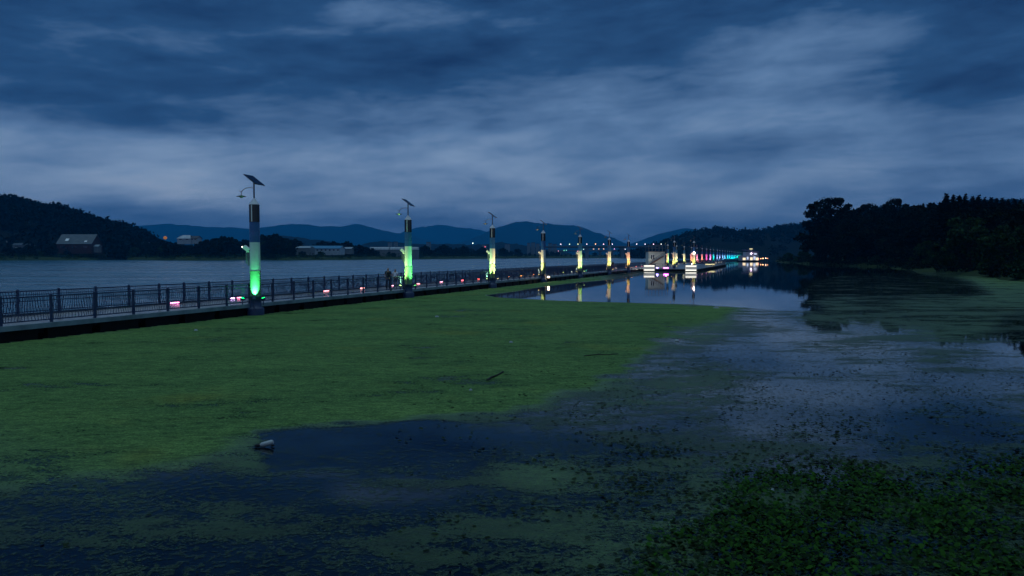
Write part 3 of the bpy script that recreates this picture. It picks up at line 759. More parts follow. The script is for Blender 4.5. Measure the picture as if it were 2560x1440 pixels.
person(pm_, R(12), 1.76, M['blackcloth'], M['blackcloth'], 'man in black shirt and dark trousers walking on the boardwalk left of the second column', arm_pose=.06)
person(pw_, R(8), 1.62, M['whitecloth'], M['darkcloth'], 'woman in white shirt and dark shorts walking beside the man in black', True, .14, True)
person(W(t_of(1532, 2.0), 2.0, DECK_Z), R(20), 1.75, M['blackcloth'], M['darkcloth'], 'small distant figure in dark clothes on the boardwalk right of the sixth column')

# ------------------------------------------------------------------ platform with kiosk and light boxes
TP0, TP1, SP = t_of(1600, 0) - 1.0, 219.0, -12.2
M['platdeck'] = mat('platform_deck', (.22, .24, .26), .35, var=(.15, .17, .19), vscale=1.2)
M['fascia'] = mat('platform_fascia', (.06, .07, .08), .5)
pf = empty('floating_platform', W(TP0, 0, 0), ANG, 'wide floating platform with pale deck joined to the near side of the boardwalk', 'platform')
L = TP1 - TP0
b = MB(); b.box((L / 2, SP / 2 - .15, .47), (L, -SP - .4, .14)); b.build('deck', M['platdeck'], pf)
b = MB(); b.box((L / 2, SP / 2 - .15, .17), (L - .2, -SP - .6, .46)); b.build('floats', M['float'], pf)
b = MB()
for q in np.arange(0, -SP - .2, 1.5): b.box((.08, -q - .4, 1.05), (.06, .06, 1.02))
for q in np.arange(1.5, L, 2.0): b.box((q, SP + .1, 1.05), (.06, .06, 1.02))
for zz in (1.0, 1.25, 1.54): b.box((.08, SP / 2 - .1, zz), (.04, -SP - .5, .04)); b.box((L / 2, SP + .1, zz), (L, .04, .04))
b.build('guard_rail', M['steel'], pf)
# light boxes at the two front corners
M['boxglow'] = emissive('box_glow', (1., .97, .86), 1.15)
M['boxgrey'] = mat('box_panel', (.5, .52, .5), .5, emit=(1., .97, .9), estr=.16)
for px, lb in ((1623, 'white glowing light box at the left front corner of the platform, below the kiosk'), (1727.5, 'white glowing light box at the right front corner of the platform')):
    d = 155.0 if px < 1700 else 152.5
    p = atd(px, 677, d); e = empty('light_box', (p.x, p.y, .10), R(-4), lb, 'light box', 'glowing light boxes on the platform')
    b = MB(); b.box((0, .2, .57), (2.14, .30, 1.12)); b.build('body', M['boxgrey'], e)
    b = MB(); b.box((0, .04, .17), (2.16, .10, .24)); b.build('lower_light', M['boxglow'], e)
    b = MB(); b.box((0, .04, 1.02), (2.16, .10, .28)); b.build('upper_light', M['boxglow'], e)
    b = MB(); b.box((-1.1, .2, .57), (.05, .36, 1.2)); b.box((1.1, .2, .57), (.05, .36, 1.2)); b.build('end_frame', M['boxgrey'], e)
# kiosk
kd = 165.0; kx0 = atd(1621, 650, kd).x; kx1 = atd(1662, 650, kd).x; kw = kx1 - kx0
M['kiosk'] = mat('cream_wall', (.66, .68, .60), .6, var=(.56, .58, .52), vscale=1.5)
M['roofdark'] = mat('dark_roof', (.03, .035, .05), .5)
M['stair'] = mat('brown_stair', (.16, .07, .05), .6)
ke = empty('kiosk', (kx0, kd, .54), 0, 'cream walled kiosk with flat dark roof, two narrow windows and outside stairs', 'kiosk')
b = MB(); b.box((kw / 2, 1.7, 1.80), (kw, 3.4, 3.6)); b.build('wall', M['kiosk'], ke)
b = MB(); b.box((kw / 2 + .05, 1.7, 3.69), (kw + .5, 4.0, .18)); rf = b.build('roof', M['roofdark'], ke)
b = MB()
for q in np.linspace(0, kw + .2, 6): b.box((q, -.1, 4.45), (.05, .05, 1.35))
for q in np.linspace(0, kw + .2, 6): b.box((q, 3.5, 4.45), (.05, .05, 1.35))
for zz in (4.4, 5.1): b.box((kw / 2 + .1, -.1, zz), (kw + .3, .05, .05)); b.box((kw / 2 + .1, 3.5, zz), (kw + .3, .05, .05))
b.build('roof_railing', M['steel'], rf)
for q in (.72, 1.16):
    b = MB(); b.box((q, -.03, 2.42), (.40, .06, 1.16)); w_ = b.build('window', M['capwhite'], ke)
    b = MB(); b.box((q, -.065, 2.42), (.28, .02, 1.0)); b.build('pane', M['glassdark'], w_)
b = MB()
for k_ in range(12): b.box((.25 + k_ * .25, -.62, .75 + k_ * .155), (.27, .9, .06))
b.tube([(.05, -1.1, .72), (3.15, -1.1, 2.6)], .15, 6); b.tube([(.05, -.16, .75), (3.15, -.16, 2.6)], .06, 6); b.tube([(.05, -1.1, 1.5), (3.15, -1.1, 3.35)], .03, 6)
for k_ in range(7): b.box((.2 + k_ * .48, -1.1, 1.2 + k_ * .287), (.03, .03, .75))
b.build('stairs', M['stair'], ke)
b = MB(); b.box((.75, -.45, .45), (1.3, .8, .9)); b.build('counter', M['roofdark'], ke)
# magenta floor flood on the platform
def small_lamp(name, p, c, power, label, glow=6., size=(.5, .2, .16), grp=None):
    e = empty(name, p, 0, label, 'lamp', grp)
    b = MB(); b.box((0, 0, size[2] * .35), (size[0], size[1], size[2] * .7)); b.box((0, 0, .02), (size[0] * 1.2, size[1] * 1.3, .04)); b.build('housing', M['navy'], e)
    b = MB(); b.box((0, -size[1] * .55, size[2] * .4), (size[0] * .92, .03, size[2] * .55)); b.build('lens', emissive('lamp_lens', c, glow), e)
    ld = bpy.data.lights.new('lamp', 'POINT'); ld.energy = power; ld.color = c; ld.shadow_soft_size = .1
    lo = bpy.data.objects.new('lamp', ld); col.objects.link(lo); lo.parent = e; lo.location = (0, -.25, .35)
    return e
p = at(1664.5, 671.5, .55); small_lamp('floor_flood', (p.x, p.y, .55), (1., .12, .75), 14, 'magenta floodlight on the platform floor right of the kiosk', 12, (1.1, .3, .34))
p = at(1643, 671, .55); small_lamp('floor_flood', (p.x, p.y, .55), (.35, .25, 1.), 10, 'small violet floodlight on the platform below the kiosk', 8, (.5, .2, .3))
small_lamp('floor_flood', (kx0 + .3, kd - 3.6, .55), (1., .95, .8), 170, 'small warm white floodlight behind the left light box', 6, (.5, .2, .3))  # added fill light, kept out of view, to brighten the kiosk wall
p = at(1679, 662.5, .55); small_lamp('floor_flood', (p.x, p.y - 25, .95), (1., .95, .8), 40, 'small white lamp left of the large yellow column on the platform', 6, (.6, .2, .4))
pos4 = W(t_of(1361, -.1), -.62, .44); small_lamp('foot_lamp', pos4 + Vector((0, 0, .05)), (1., .75, .4), 14, 'round warm white lamp at the foot of the fourth column', 9, (.28, .16, .30))
# platform columns
for (px, d, cl, lb, sc) in ((1685.5, 156.5, (AMBR, YELL), 'large yellow lit column standing on the platform right of the kiosk', 1.0), (1734.5, 161., (ORNG, YELL), 'orange lit column on the platform behind the right light box', 1.0)):
    e = copy_tree(proto)
    for ch in list(e.children):
        if ch.name.startswith('floodlight'):
            for g in list(ch.children): bpy.data.objects.remove(g)
            bpy.data.objects.remove(ch)
    p = atd(px, 650, d); e.location = (p.x, p.y, .12); tag(e, lb, 'light column', 'light columns on the platform')
    flood_lamp(e, -.52, -.25, cl[0], FLOOD_W * 1.1); flood_lamp(e, .52, -.25, cl[1], FLOOD_W * 1.1)
e_last = e
b = MB(); b.lathe([(.02, 3.55), (.16, 3.62), (.2, 3.78), (.13, 3.92), (.02, 3.97)], (-.05, -.42, 0), 12); b.build('globe_lamp', emissive('globe_glow', (1., .75, .65), 14), e)
# low lit bench on the right edge
p = atd(1775, 661, 198.); e = empty('light_bench', (p.x, p.y, .54), 0, 'long low bench with a glowing yellow white top bar on the platform edge', 'bench')
b = MB(); b.box((0, 0, .42), (2.45, .4, .26)); b.build('top_light', emissive('bench_glow', (1., .88, .45), 1.8), e)
b = MB(); b.box((-1.0, 0, .15), (.1, .35, .3)); b.box((1.0, 0, .15), (.1, .35, .3)); b.box((0, 0, .1), (1.9, .06, .06)); b.build('legs', M['navy'], e)
# bollards on the far part of the platform's edge
for i, q in enumerate((1790, 1797, 1803)):
    p = atd(q, 664, 215 + i * 11); e = empty('edge_bollard', (p.x, p.y, .5), 0, 'small white lit bollard on the far part of the platform edge', 'bollard', 'lit bollards on the platform edge')
    b = MB(); b.lathe([(.1, 0), (.1, .62), (.07, .64)], n=10); b.build('post', M['steel'], e)
    b = MB(); b.lathe([(.09, .64), (.11, .70), (.09, .84), (.03, .88)], n=10); b.build('lamp_head', emissive('bollard_glow', (1., .9, .8), 1.5), e)

# ------------------------------------------------------------------ pavilion at the far end
ed = 430.0; ex0, ex1 = atd(1856, 650, ed).x, atd(1897, 650, ed).x; ew = ex1 - ex0
pe = empty('pavilion', (ex0, ed, .0), 0, 'brightly lit two storey pavilion with sloping violet roof at the far end of the boardwalk', 'pavilion')
M['pavwall'] = mat('pavilion_wall', (.5, .48, .55), .6)
M['pavroof'] = mat('violet_roof', (.28, .24, .42), .5)
M['winwarm'] = emissive('warm_window', (1., .78, .5), 1.2); M['wincool'] = emissive('cool_window', (.65, .75, 1.), .8); M['winred'] = emissive('red_window', (1., .3, .2), 1.6)
b = MB(); b.box((ew / 2, 4, .25), (ew + 1.6, 9, .6)); b.build('base', M['float'], pe)
b = MB(); b.box((ew / 2, 4, 2.0), (ew, 7, 2.9)); b.box((ew * .62, 4, 4.5), (ew * .74, 6, 2.1)); b.build('wall', M['pavwall'], pe)
b = MB(); b.add([(ew * .2, .3, 6.6), (ew * 1.03, .3, 5.4), (ew * 1.03, 8, 5.4), (ew * .2, 8, 6.6), (ew * .2, .3, 6.9), (ew * 1.03, .3, 5.7), (ew * 1.03, 8, 5.7), (ew * .2, 8, 6.9)], [(0, 1, 2, 3), (4, 5, 6, 7), (0, 1, 5, 4), (1, 2, 6, 5), (2, 3, 7, 6), (3, 0, 4, 7)]); b.build('roof', M['pavroof'], pe)
for (f, w_, z, h, mm) in ((.12, 1.6, 1.5, 1.3, 'winwarm'), (.33, 1.0, 1.9, 1.6, 'wincool'), (.56, 1.4, 1.6, 1.6, 'winwarm'), (.75, 1.2, 2.0, 1.9, 'wincool'), (.91, 1.5, 1.5, 1.5, 'winwarm'), (.99, .35, 1.4, 1.2, 'winred'), (.52, 1.0, 4.3, 1.0, 'wincool'), (.8, 1.6, 4.4, .9, 'wincool')):
    b = MB(); b.box((ew * f, .46, z), (w_ + .12, .06, h + .12)); fr = b.build('window', M['capwhite'], pe)
    b = MB(); b.box((ew * f, .41, z), (w_, .03, h)); b.build('pane', M[mm], fr)
b = MB(); b.lathe([(.02, -.35), (.32, -.2), (.35, .1), (.02, .3)], (ew * .55, .2, 4.7), 10); b.build('globe_lamp', emissive('pav_globe', (1., .75, 1.), 8), pe)
b = MB(); b.tube([(ew * .55, 1, 6.0), (ew * .55, 1, 7.0)], .06, 6); b.lathe([(.02, -.35), (.8, -.25), (1.1, 0), (.8, .25), (.02, .35)], (ew * .55, 1, 7.3), 14); b.build('roof_sign_lamp', emissive('roof_lamp', (1., .95, .5), .7), pe)
for i, (q, yy, s_) in enumerate(((1902, 646.5, 5), (1907.5, 646, 9), (1914.5, 645.5, 6), (1919, 646, 2.5))):
    p = atd(q, yy, 425); e = empty('path_lamp', (p.x, p.y, .0), 0, ['red tinted lamp right beside the pavilion', 'brightest orange lamp on the shore right of the pavilion', 'white orange lamp second from the right past the pavilion', 'faint red lamp at the right end past the pavilion'][i], 'lamp', 'lamps on the shore past the pavilion')
    b = MB(); b.tube([(0, 0, -.3), (0, 0, p.z - .1)], .05, 6); b.build('post', M['steel'], e)
    b = MB(); b.lathe([(.02, -.25), (.2, -.15), (.22, .1), (.02, .25)], (0, 0, p.z), 10); b.build('lamp_head', emissive('path_glow', (1., .45, .2) if i != 2 else (1., .75, .55), s_), e)

# ------------------------------------------------------------------ bridges far up the river
M['concrete'] = mat('bridge_concrete', (.16, .2, .23), .8, var=(.12, .15, .18), vscale=.1)
M['bluebridge'] = mat('bridge_girder', (.03, .05, .08), .6)
def bridge(name, d, px0, px1, ytop, ybot, piers, pw, label, lights=(), lz=8, lc=None):
    p0 = atd(px0, ytop, d); p1 = atd(px1, ytop, d); pb = atd(px0, ybot, d)
    e = empty(name, (p0.x, d, 0), 0, label, 'bridge'); Lb = p1.x - p0.x
    b = MB(); b.box((Lb / 2, 0, (p0.z + pb.z) / 2), (Lb, 12, p0.z - pb.z)); b.build('girder', M['bluebridge'], e)
    b = MB(); b.box((Lb / 2, -6.1, p0.z + .5), (Lb, .3, .9)); b.build('parapet', M['concrete'], e)
    for q in piers:
        x = atd(q, ybot, d).x - p0.x
        b = MB(); b.box((x, 0, pb.z / 2 - .5), (pw, 9, pb.z + 1)); b.box((x, 0, pb.z - .8), (pw * 1.8, 11, 1.5)); b.build('pier', M['concrete'], e)
    return e, p0
br, bp = bridge('road_bridge', 1050., 1348, 1700, 616.5, 619.5, (1467, 1556, 1640), 4.5, 'long road bridge on pale piers with a row of lamps, far up the river')
br2, bp2 = bridge('low_bridge', 1250., 1370, 1690, 627.0, 628.5, (1400, 1500, 1530, 1600), 3, 'lower second bridge seen just under the road bridge')
LC = [(.75, .85, 1.), (.5, 1., .65), (.7, 1., .5), (.8, .85, 1.), (1., .7, .3), (1., .8, .9), (.9, .85, 1.), (.85, .9, 1.), (.7, .8, 1.), (1., .75, 1.), (.8, .95, 1.), (.9, 1., 1.), (1, 1, .9)]
for i, px in enumerate((1402, 1424, 1445, 1467, 1489, 1509, 1531, 1592, 1613, 1634, 1653)):
    p = atd(px, 610.3, 1044); e = empty('bridge_lamp', (p.x, 1044.4, bp.z + .9), 0, 'small street lamp in the row along the parapet of the road bridge', 'street lamp', 'street lamps on the road bridge')
    h_ = p.z - bp.z - .9
    b = MB(); b.tube([(0, 0, 0), (0, 0, h_)], .12, 6); b.build('post', M['steel'], e)
    b = MB(); b.lathe([(.02, -.45), (.5, -.2), (.5, .2), (.02, .45)], (0, 0, h_), 8); b.build('lamp_head', emissive('bridge_glow', LC[i], 5), e)
for i, (px, yy, c) in enumerate(((1396, 627.5, (1., .4, .6)), (1410, 626, (.2, 1., .6)), (1416, 625.5, (.2, 1., .7)), (1459, 623, (.6, 1., .9)), (1484, 622.5, (1., .8, .5)), (1497, 622.5, (1., .5, .2)), (1509, 622.5, (1., .7, .4)), (1536, 622.5, (1., .5, .9)), (1563, 623, (.9, .9, 1.)), (1578, 623, (.2, .9, .6)), (1605, 624.5, (.4, .9, .8)), (1617, 625, (.2, 1., .7)), (1444, 628, (1., .4, .5)))):
    p = atd(px, yy, 1235); e = empty('bank_lamp', (p.x, 1235, 2), 0, 'tiny coloured street light under the road bridge', 'street lamp', 'street lights behind the road bridge')
    b = MB(); b.tube([(0, 0, 0), (0, 0, p.z - 2)], .12, 6); b.build('post', M['steel'], e)
    b = MB(); b.lathe([(.02, -.45), (.5, -.2), (.5, .2), (.02, .45)], (0, 0, p.z - 2), 8); b.build('lamp_head', emissive('bank_glow', c, 4), e)

# ------------------------------------------------------------------ buildings of the far shore
def gable(name, px0, px1, y_eave, y_ridge, y_base, d, wallm, roofm, label, cat, depth=10., hip=.0, windows=0, skylights=(), group=None, over=.5):
    a = atd(px0, y_base, d); c = atd(px1, y_base, d); w = c.x - a.x; zb = a.z; ze = atd(px0, y_eave, d).z - zb; zr = atd(px0, y_ridge, d).z - zb
    e = empty(name, (a.x, d, zb), 0, label, cat, group)
    b = MB(); b.prism([(0, 0), (w, 0), (w, depth), (0, depth)], -zb if zb < 6 else -3, ze)
    b.add([(0, 0.01, ze), (0, depth - .01, ze), (0, depth / 2, zr - .1)], [(0, 1, 2)]); b.add([(w, 0.01, ze), (w, depth - .01, ze), (w, depth / 2, zr - .1)], [(0, 1, 2)])
    b.build('wall', wallm, e, fixn=False)
    o = over; k = (zr - ze) / (depth / 2); zo = ze - o * k; h = hip * w
    b = MB(); tks = .18
    for sgn in (0, 1):
        y0 = -o if sgn == 0 else depth + o
        q = [(-o, y0, zo), (w + o, y0, zo), (w + o - h, depth / 2, zr), (-o + h, depth / 2, zr)]
        b.add(q + [(p_[0], p_[1], p_[2] + tks) for p_ in q], [(0, 1, 2, 3), (4, 5, 6, 7), (0, 1, 5, 4), (1, 2, 6, 5), (2, 3, 7, 6), (3, 0, 4, 7)])
    rf_ = b.build('roof', roofm, e)
    for (f, u, s1, s2) in skylights:
        n_ = Vector((0, -k, 1)).normalized(); sl = math.atan(k)
        pz = Vector((w * f, depth / 2 * u, ze + (zr - ze) * u + tks + .12))
        b = MB(); b.box(pz, (s1, s2, .15), Matrix.Rotation(sl, 3, 'X')); b.build('skylight', M['capwhite'], rf_)
    for i_ in range(windows):
        x = w * (i_ + .5) / windows
        b = MB(); b.box((x, -.05, ze * .5), (w / windows * .4, .08, ze * .4)); b.build('window', M['glassdark'], e)
    return e
M['greyroof'] = mat('slate_grey_roof', (.03, .058, .085), .45, var=(.024, .045, .065), vscale=.4)
M['redwall'] = mat('dark_red_wall', (.045, .012, .014), .8); M['whitewall'] = mat('white_wall', (.42, .46, .5), .7, var=(.32, .36, .4), vscale=.3)
M['blueroof'] = mat('blue_metal_roof', (.05, .22, .36), .4, var=(.04, .17, .3), vscale=.2); M['paleroof'] = mat('pale_roof', (.30, .36, .40), .5, var=(.22, .27, .31), vscale=.2); M['darkroof'] = mat('dark_tile_roof', (.03, .03, .035), .6)
M['greywall'] = mat('grey_wall', (.16, .17, .18), .8)
bd = fb_d(185) + 22
ba = gable('barn', 142, 229, 609, 585.5, 625, bd, M['redwall'], M['greyroof'], 'large dark red barn with grey roof and two white skylights, far left shore', 'barn', 16, .0, 3, ((.24, .38, 2.6, 2.8), (.80, .22, 2.0, 1.6)))
gable('annex_shed', 231, 245, 616, 612, 622, bd + 3, M['greywall'], M['paleroof'], 'small pale shed right beside the barn', 'shed', 5)
gable('shore_house', -30, 18, 606, 598, 614, bd + 25, M['whitewall'], M['paleroof'], 'pale house cut by the left edge of the view', 'house', 9, .15, 2)
gable('long_shed', 30, 72, 613, 608, 624, bd + 15, M['greywall'], M['greyroof'], 'low grey shed left of the barn', 'shed', 8)
gable('small_hut', 36, 49, 622, 619, 628, bd - 6, M['whitewall'], M['paleroof'], 'tiny white hut in front of the low grey shed', 'hut', 4)
gable('roadside_shed', 344, 367, 607.5, 605.5, 612, fb_d(350) + 60, M['greywall'], M['paleroof'], 'small pale roofed shed among trees right of the wooded hill', 'shed', 6)
gable('white_house', 443, 476, 596, 588, 601, fb_d(460) + 95, M['whitewall'], M['whitewall'], 'white house with an arched white gable standing above the trees', 'house', 11, .25, 2)
gable('white_annex', 476.5, 492, 596, 590, 601, fb_d(460) + 97, M['whitewall'], M['darkroof'], 'white annex with dark roof joined to the right of the white house', 'house', 10, 0, 2)
gable('blue_warehouse', 768, 850, 621, 614.5, 629, fb_d(800) + 45, M['whitewall'], M['blueroof'], 'long warehouse with a blue metal roof on the far shore', 'warehouse', 18, 0, 8)
gable('pale_warehouse', 738, 776, 620, 615.5, 628, fb_d(760) + 42, M['greywall'], M['paleroof'], 'pale roofed shed joined to the left of the blue warehouse', 'shed', 14, .2)
gable('grey_warehouse', 851, 878, 622, 618, 627, fb_d(860) + 50, M['greywall'], M['paleroof'], 'low pale roofed shed right of the blue warehouse', 'shed', 12)
for i, (x0, x1, lb) in enumerate(((924, 972, 'long white greenhouse left of the second column'), (974, 1008, 'white greenhouse directly left of the second column'), (1026, 1045, 'short white greenhouse right of the second column'))):
    d = fb_d(980) + 40 + i; a = atd(x0, 626, d); c = atd(x1, 626, d); w = c.x - a.x
    e = empty('greenhouse', (a.x, d, a.z), 0, lb, 'greenhouse', 'white greenhouses on the far shore')
    zt = atd(x0, 617.5, d).z - a.z; b = MB(); n_ = 10
    vs = [(x, 4.5 - 4.5 * math.cos(q), zt * math.sin(q) ** .7) for x in (0, w) for q in np.linspace(0.02, math.pi - .02, n_)]
    b.add(vs, [(j, j + 1, n_ + j + 1, n_ + j) for j in range(n_ - 1)] + [tuple(range(n_)), tuple(range(n_, 2 * n_))]); b.build('cover', M['whitewall'], e)
    b = MB()
    for x in np.linspace(0.3, w - .3, 6): b.tube([(x, 4.5 - 4.58 * math.cos(q), zt * 1.01 * math.sin(q) ** .7 + .03) for q in np.linspace(.02, math.pi - .02, n_)], .06, 5)
    b.box((w / 2, 4.5, -a.z / 2 - .2), (w, 8.8, a.z - .4)); b.build('frame', M['greywall'], e)
for i, (x0, x1, yt, dd) in enumerate(((1205, 1216, 612, 1500), (1262, 1275, 611, 1500), (1318, 1326, 608, 1600), (1328, 1338, 607, 1600), (1340, 1349, 610, 1580), (1371, 1380, 609, 1650), (1382, 1392, 611, 1700), (970, 979, 606, 1500), (984, 993, 605, 1520), (1066, 1076, 606, 1500))):
    a = atd(x0, 640, dd); c = atd(x1, 640, dd); zt = atd(x0, yt, dd).z; w = c.x - a.x
    e = empty('apartment_block', (a.x, dd, 2), 0, 'small pale apartment block far behind the tree line', 'building', 'distant apartment blocks')
    b = MB(); b.prism([(0, 0), (w, 0), (w, 10), (0, 10)], 0, zt - 2); b.build('wall', M['greywall'], e)
    b = MB(); b.prism([(-.3, -.3), (w + .3, -.3), (w + .3, 10.3), (-.3, 10.3)], zt - 1.99, zt - 1.2); b.build('roof', M['darkroof'], e)
# lights of the shore
def pole_lamp(name, px, py, d, c, s_, r_, label):
    p = atd(px, py, d); e = empty(name, (p.x, d, 2.0), 0, label, 'street lamp')
    b = MB(); b.tube([(0, 0, 0), (0, 0, p.z - 2)], [.1, .06], 6); b.build('post', M['steel'], e)
    b = MB(); b.lathe([(.02, -r_), (r_ * .8, -r_ * .55), (r_, 0), (r_ * .8, r_ * .55), (.02, r_)], (0, 0, p.z - 2), 12); b.build('lamp_head', emissive('lamp_glow', c, s_), e)
pole_lamp('street_lamp', 605.5, 617.3, fb_d(605) + 26, (1., .95, .8), 5, .45, 'white street lamp shining left of the first column')
pole_lamp('street_lamp', 413, 594.5, fb_d(413) + 70, (.9, .35, .05), .28, 1.5, 'dim orange round lamp above the trees left of the white house')
pole_lamp('street_lamp', 1182, 608, fb_d(1182) + 60, (.8, 1., .8), 5, .5, 'greenish white street lamp left of the third column')
pole_lamp('street_lamp', 1213, 617, fb_d(1213) + 50, (1., .15, .25), 4, .45, 'red lamp on the shore left of the third column')
pole_lamp('hill_lamp', 1877, 588, 1050, (.3, .45, .55), .12, 2.0, 'faint pale lamp on the wooded ridge')

# ------------------------------------------------------------------ floating weed
PXY = lambda L_: np.array(L_, float)
def sdist(poly, x, y, ky):
    # signed distance in stretched pixels, positive inside
    P = PXY(poly) * [1, ky]; q = np.stack([x, y * ky], 1); best = np.full(len(x), 1e9); ins = np.zeros(len(x), bool)
    for i in range(len(P)):
        a, b2 = P[i], P[(i + 1) % len(P)]; e = b2 - a; w_ = q - a
        tt = np.clip((w_ @ e) / (e @ e + 1e-9), 0, 1); dd = np.linalg.norm(w_ - tt[:, None] * e, axis=1); best = np.minimum(best, dd)
        c1 = (a[1] <= q[:, 1]) & (b2[1] > q[:, 1]); c2 = (a[1] > q[:, 1]) & (b2[1] <= q[:, 1])
        cr = e[0] * w_[:, 1] - e[1] * w_[:, 0]; ins ^= (c1 & (cr > 0)) | (c2 & (cr < 0))
    return np.where(ins, best, -best)
DENSE = [(-900, 800), (0, 845), (640, 780), (1021, 735), (1231, 700), (1500, 690), (1560, 730), (1700, 755), (1850, 768), (1800, 800), (1690, 820), (1640, 850), (1620, 900), (1580, 950), (1420, 1000), (1250, 1040), (1050, 1045), (900, 1068), (760, 1072), (650, 1080), (560, 1110), (470, 1160), (300, 1200), (0, 1225), (-900, 1240)]
OPEN = [(1215, 738.5), (1290, 729), (1358, 717), (1450, 706), (1530, 699.5), (1590, 693), (1620, 684), (1760, 681), (1820, 662), (1860, 652), (2040, 655), (2250, 668), (2330, 690), (2420, 705), (2470, 735), (2300, 741), (2040, 738), (2050, 778), (1960, 776), (1840, 768), (1750, 762), (1600, 757.5), (1500, 755), (1400, 752), (1330, 748.5), (1240, 743)]
POOL = [(650, 1082), (760, 1076), (900, 1070), (1060, 1042), (1200, 1058), (1340, 1052), (1330, 1090), (1160, 1120), (960, 1130), (840, 1150), (690, 1170), (655, 1130)]
CTRL = [  # px, py, cover away from the dense sheet
    (1750, 820, .62), (1850, 880, .26), (1800, 930, .60), (1600, 1000, .55), (1700, 960, .60), (1950, 850, .2), (2100, 775, .52), (2300, 760, .56), (2500, 740, .68), (2500, 700, .80), (2400, 830, .52), (2450, 800, .58), (2250, 810, .50), (2200, 860, .42), (2350, 880, .45), (2200, 920, .22), (2000, 950, .16), (2400, 960, .25), (2545, 880, .10), (2545, 820, .3), (1900, 1050, .14), (2200, 1050, .16), (2500, 1050, .22), (1700, 1100, .14), (2100, 1120, .16), (1600, 1050, .24), (1400, 1085, .26), (1250, 1085, .22),
    (600, 1135, .62), (625, 1100, .72), (1100, 1150, .15), (900, 1200, .22), (700, 1250, .26), (500, 1200, .34), (300, 1250, .50), (100, 1300, .40), (300, 1330, .40), (100, 1400, .15), (400, 1420, .24), (600, 1400, .24), (850, 1380, .26), (1100, 1330, .36), (1340, 1190, .55), (1300, 1240, .34), (1400, 1300, .38), (1500, 1380, .44), (1250, 1420, .34), (1050, 1250, .18), (900, 1300, .20), (520, 1290, .40), (800, 1110, .05), (1700, 1180, .40), (1900, 1250, .4), (2300, 1300, .4), (2300, 1180, .4), (2500, 1400, .4), (1700, 1330, .5), (1900, 1420, .4),
    (1960, 662, .2), (2120, 666, .2), (2300, 672, .3), (2200, 700, .02)]
rr = np.concatenate([np.geomspace(5, 60, 230), np.geomspace(60.4, 420, 110)])
aa = np.linspace(R(-48), R(44), 260)
RR, AA = np.meshgrid(rr, aa, indexing='ij')
GX = (RR * np.sin(AA)).ravel(); GY = (RR * np.cos(AA)).ravel()
gx, gy = to_px(GX, GY, 0.0)
C = np.array(CTRL)
def wob(x, y, f0, seed):                 # smooth irregular wandering of an edge over the water
    r = np.random.default_rng(seed); o = np.zeros_like(x)
    for k in range(9):
        a = r.uniform(0, 6.28); f = f0 * 1.55 ** k; o += np.sin(f * (.55 * x * math.cos(a) + y * math.sin(a)) + r.uniform(0, 6.28) + 1.2 * o) / 1.45 ** k
    return o * .38
WOB = wob(GX, GY, .35, 5); WOB2 = wob(GX, GY, .9, 6); WOB3 = wob(GX, GY, 2.6, 7)
d2 = ((gx[:, None] - C[None, :, 0]) / 1.0) ** 2 + ((gy[:, None] - C[None, :, 1]) * 2.2) ** 2 + 30.
wgt = 1 / d2 ** 1.6; cover = (wgt * C[None, :, 2]).sum(1) / wgt.sum(1); cover = cover + .16 * WOB * np.clip((gy - 780) / 80, 0, 1)
sd = sdist(DENSE, gx, gy, 2.2) + (60 * WOB + 32 * WOB2 + 34 * WOB3) * np.clip((gy - 790) / 60, 0, 1) * np.clip(np.abs(gy - 790) / 40, .15, 1); w_ = np.clip(sd / 105 + .5, 0, 1); w_ = w_ * w_ * (3 - 2 * w_); dn = 1.08 - .20 * np.clip((gy - 960) / 240, 0, 1) - .12 * np.clip((350 - gx) / 500, 0, 1) * np.clip((gy - 850) / 200, 0, 1); cover = cover * (1 - w_) + dn * w_
sd = sdist(POOL, gx, gy, 2.0); sd = sd + 24 * WOB2 + 26 * WOB3; w_ = np.clip(sd / 30 + .5, 0, 1); cover = cover * (1 - w_) + .06 * w_
so = sdist(OPEN, gx, gy, 4.0); far_r = np.clip((gx - 1900) / 200, 0, 1)
w_ = np.clip(so / (10 + 40 * far_r) + .5, 0, 1); cover = cover * (1 - w_) + (-.1 + .26 * far_r * np.clip((gy - 655) / 60, 0, 1)) * w_
sv = (GX - P0.x) * N.x + (GY - P0.y) * N.y; tv = (GX - P0.x) * U.x + (GY - P0.y) * U.y
cover[(sv > -.02) ] = -1
cover[(tv > TP0 - 1) & (sv > SP - .5)] = -1
V = np.stack([GX, GY, np.full_like(GX, .006)], 1)
n1, n2 = RR.shape; idx = np.arange(n1 * n2).reshape(n1, n2)
Fq = np.stack([idx[:-1, :-1], idx[:-1, 1:], idx[1:, 1:], idx[1:, :-1]], -1).reshape(-1, 4)
keep = (cover[Fq].max(1) > .0) & ((sv[Fq] < .35).all(1))
Fq = Fq[keep][:, ::-1]; used = np.unique(Fq); rem = -np.ones(n1 * n2, int); rem[used] = np.arange(len(used))
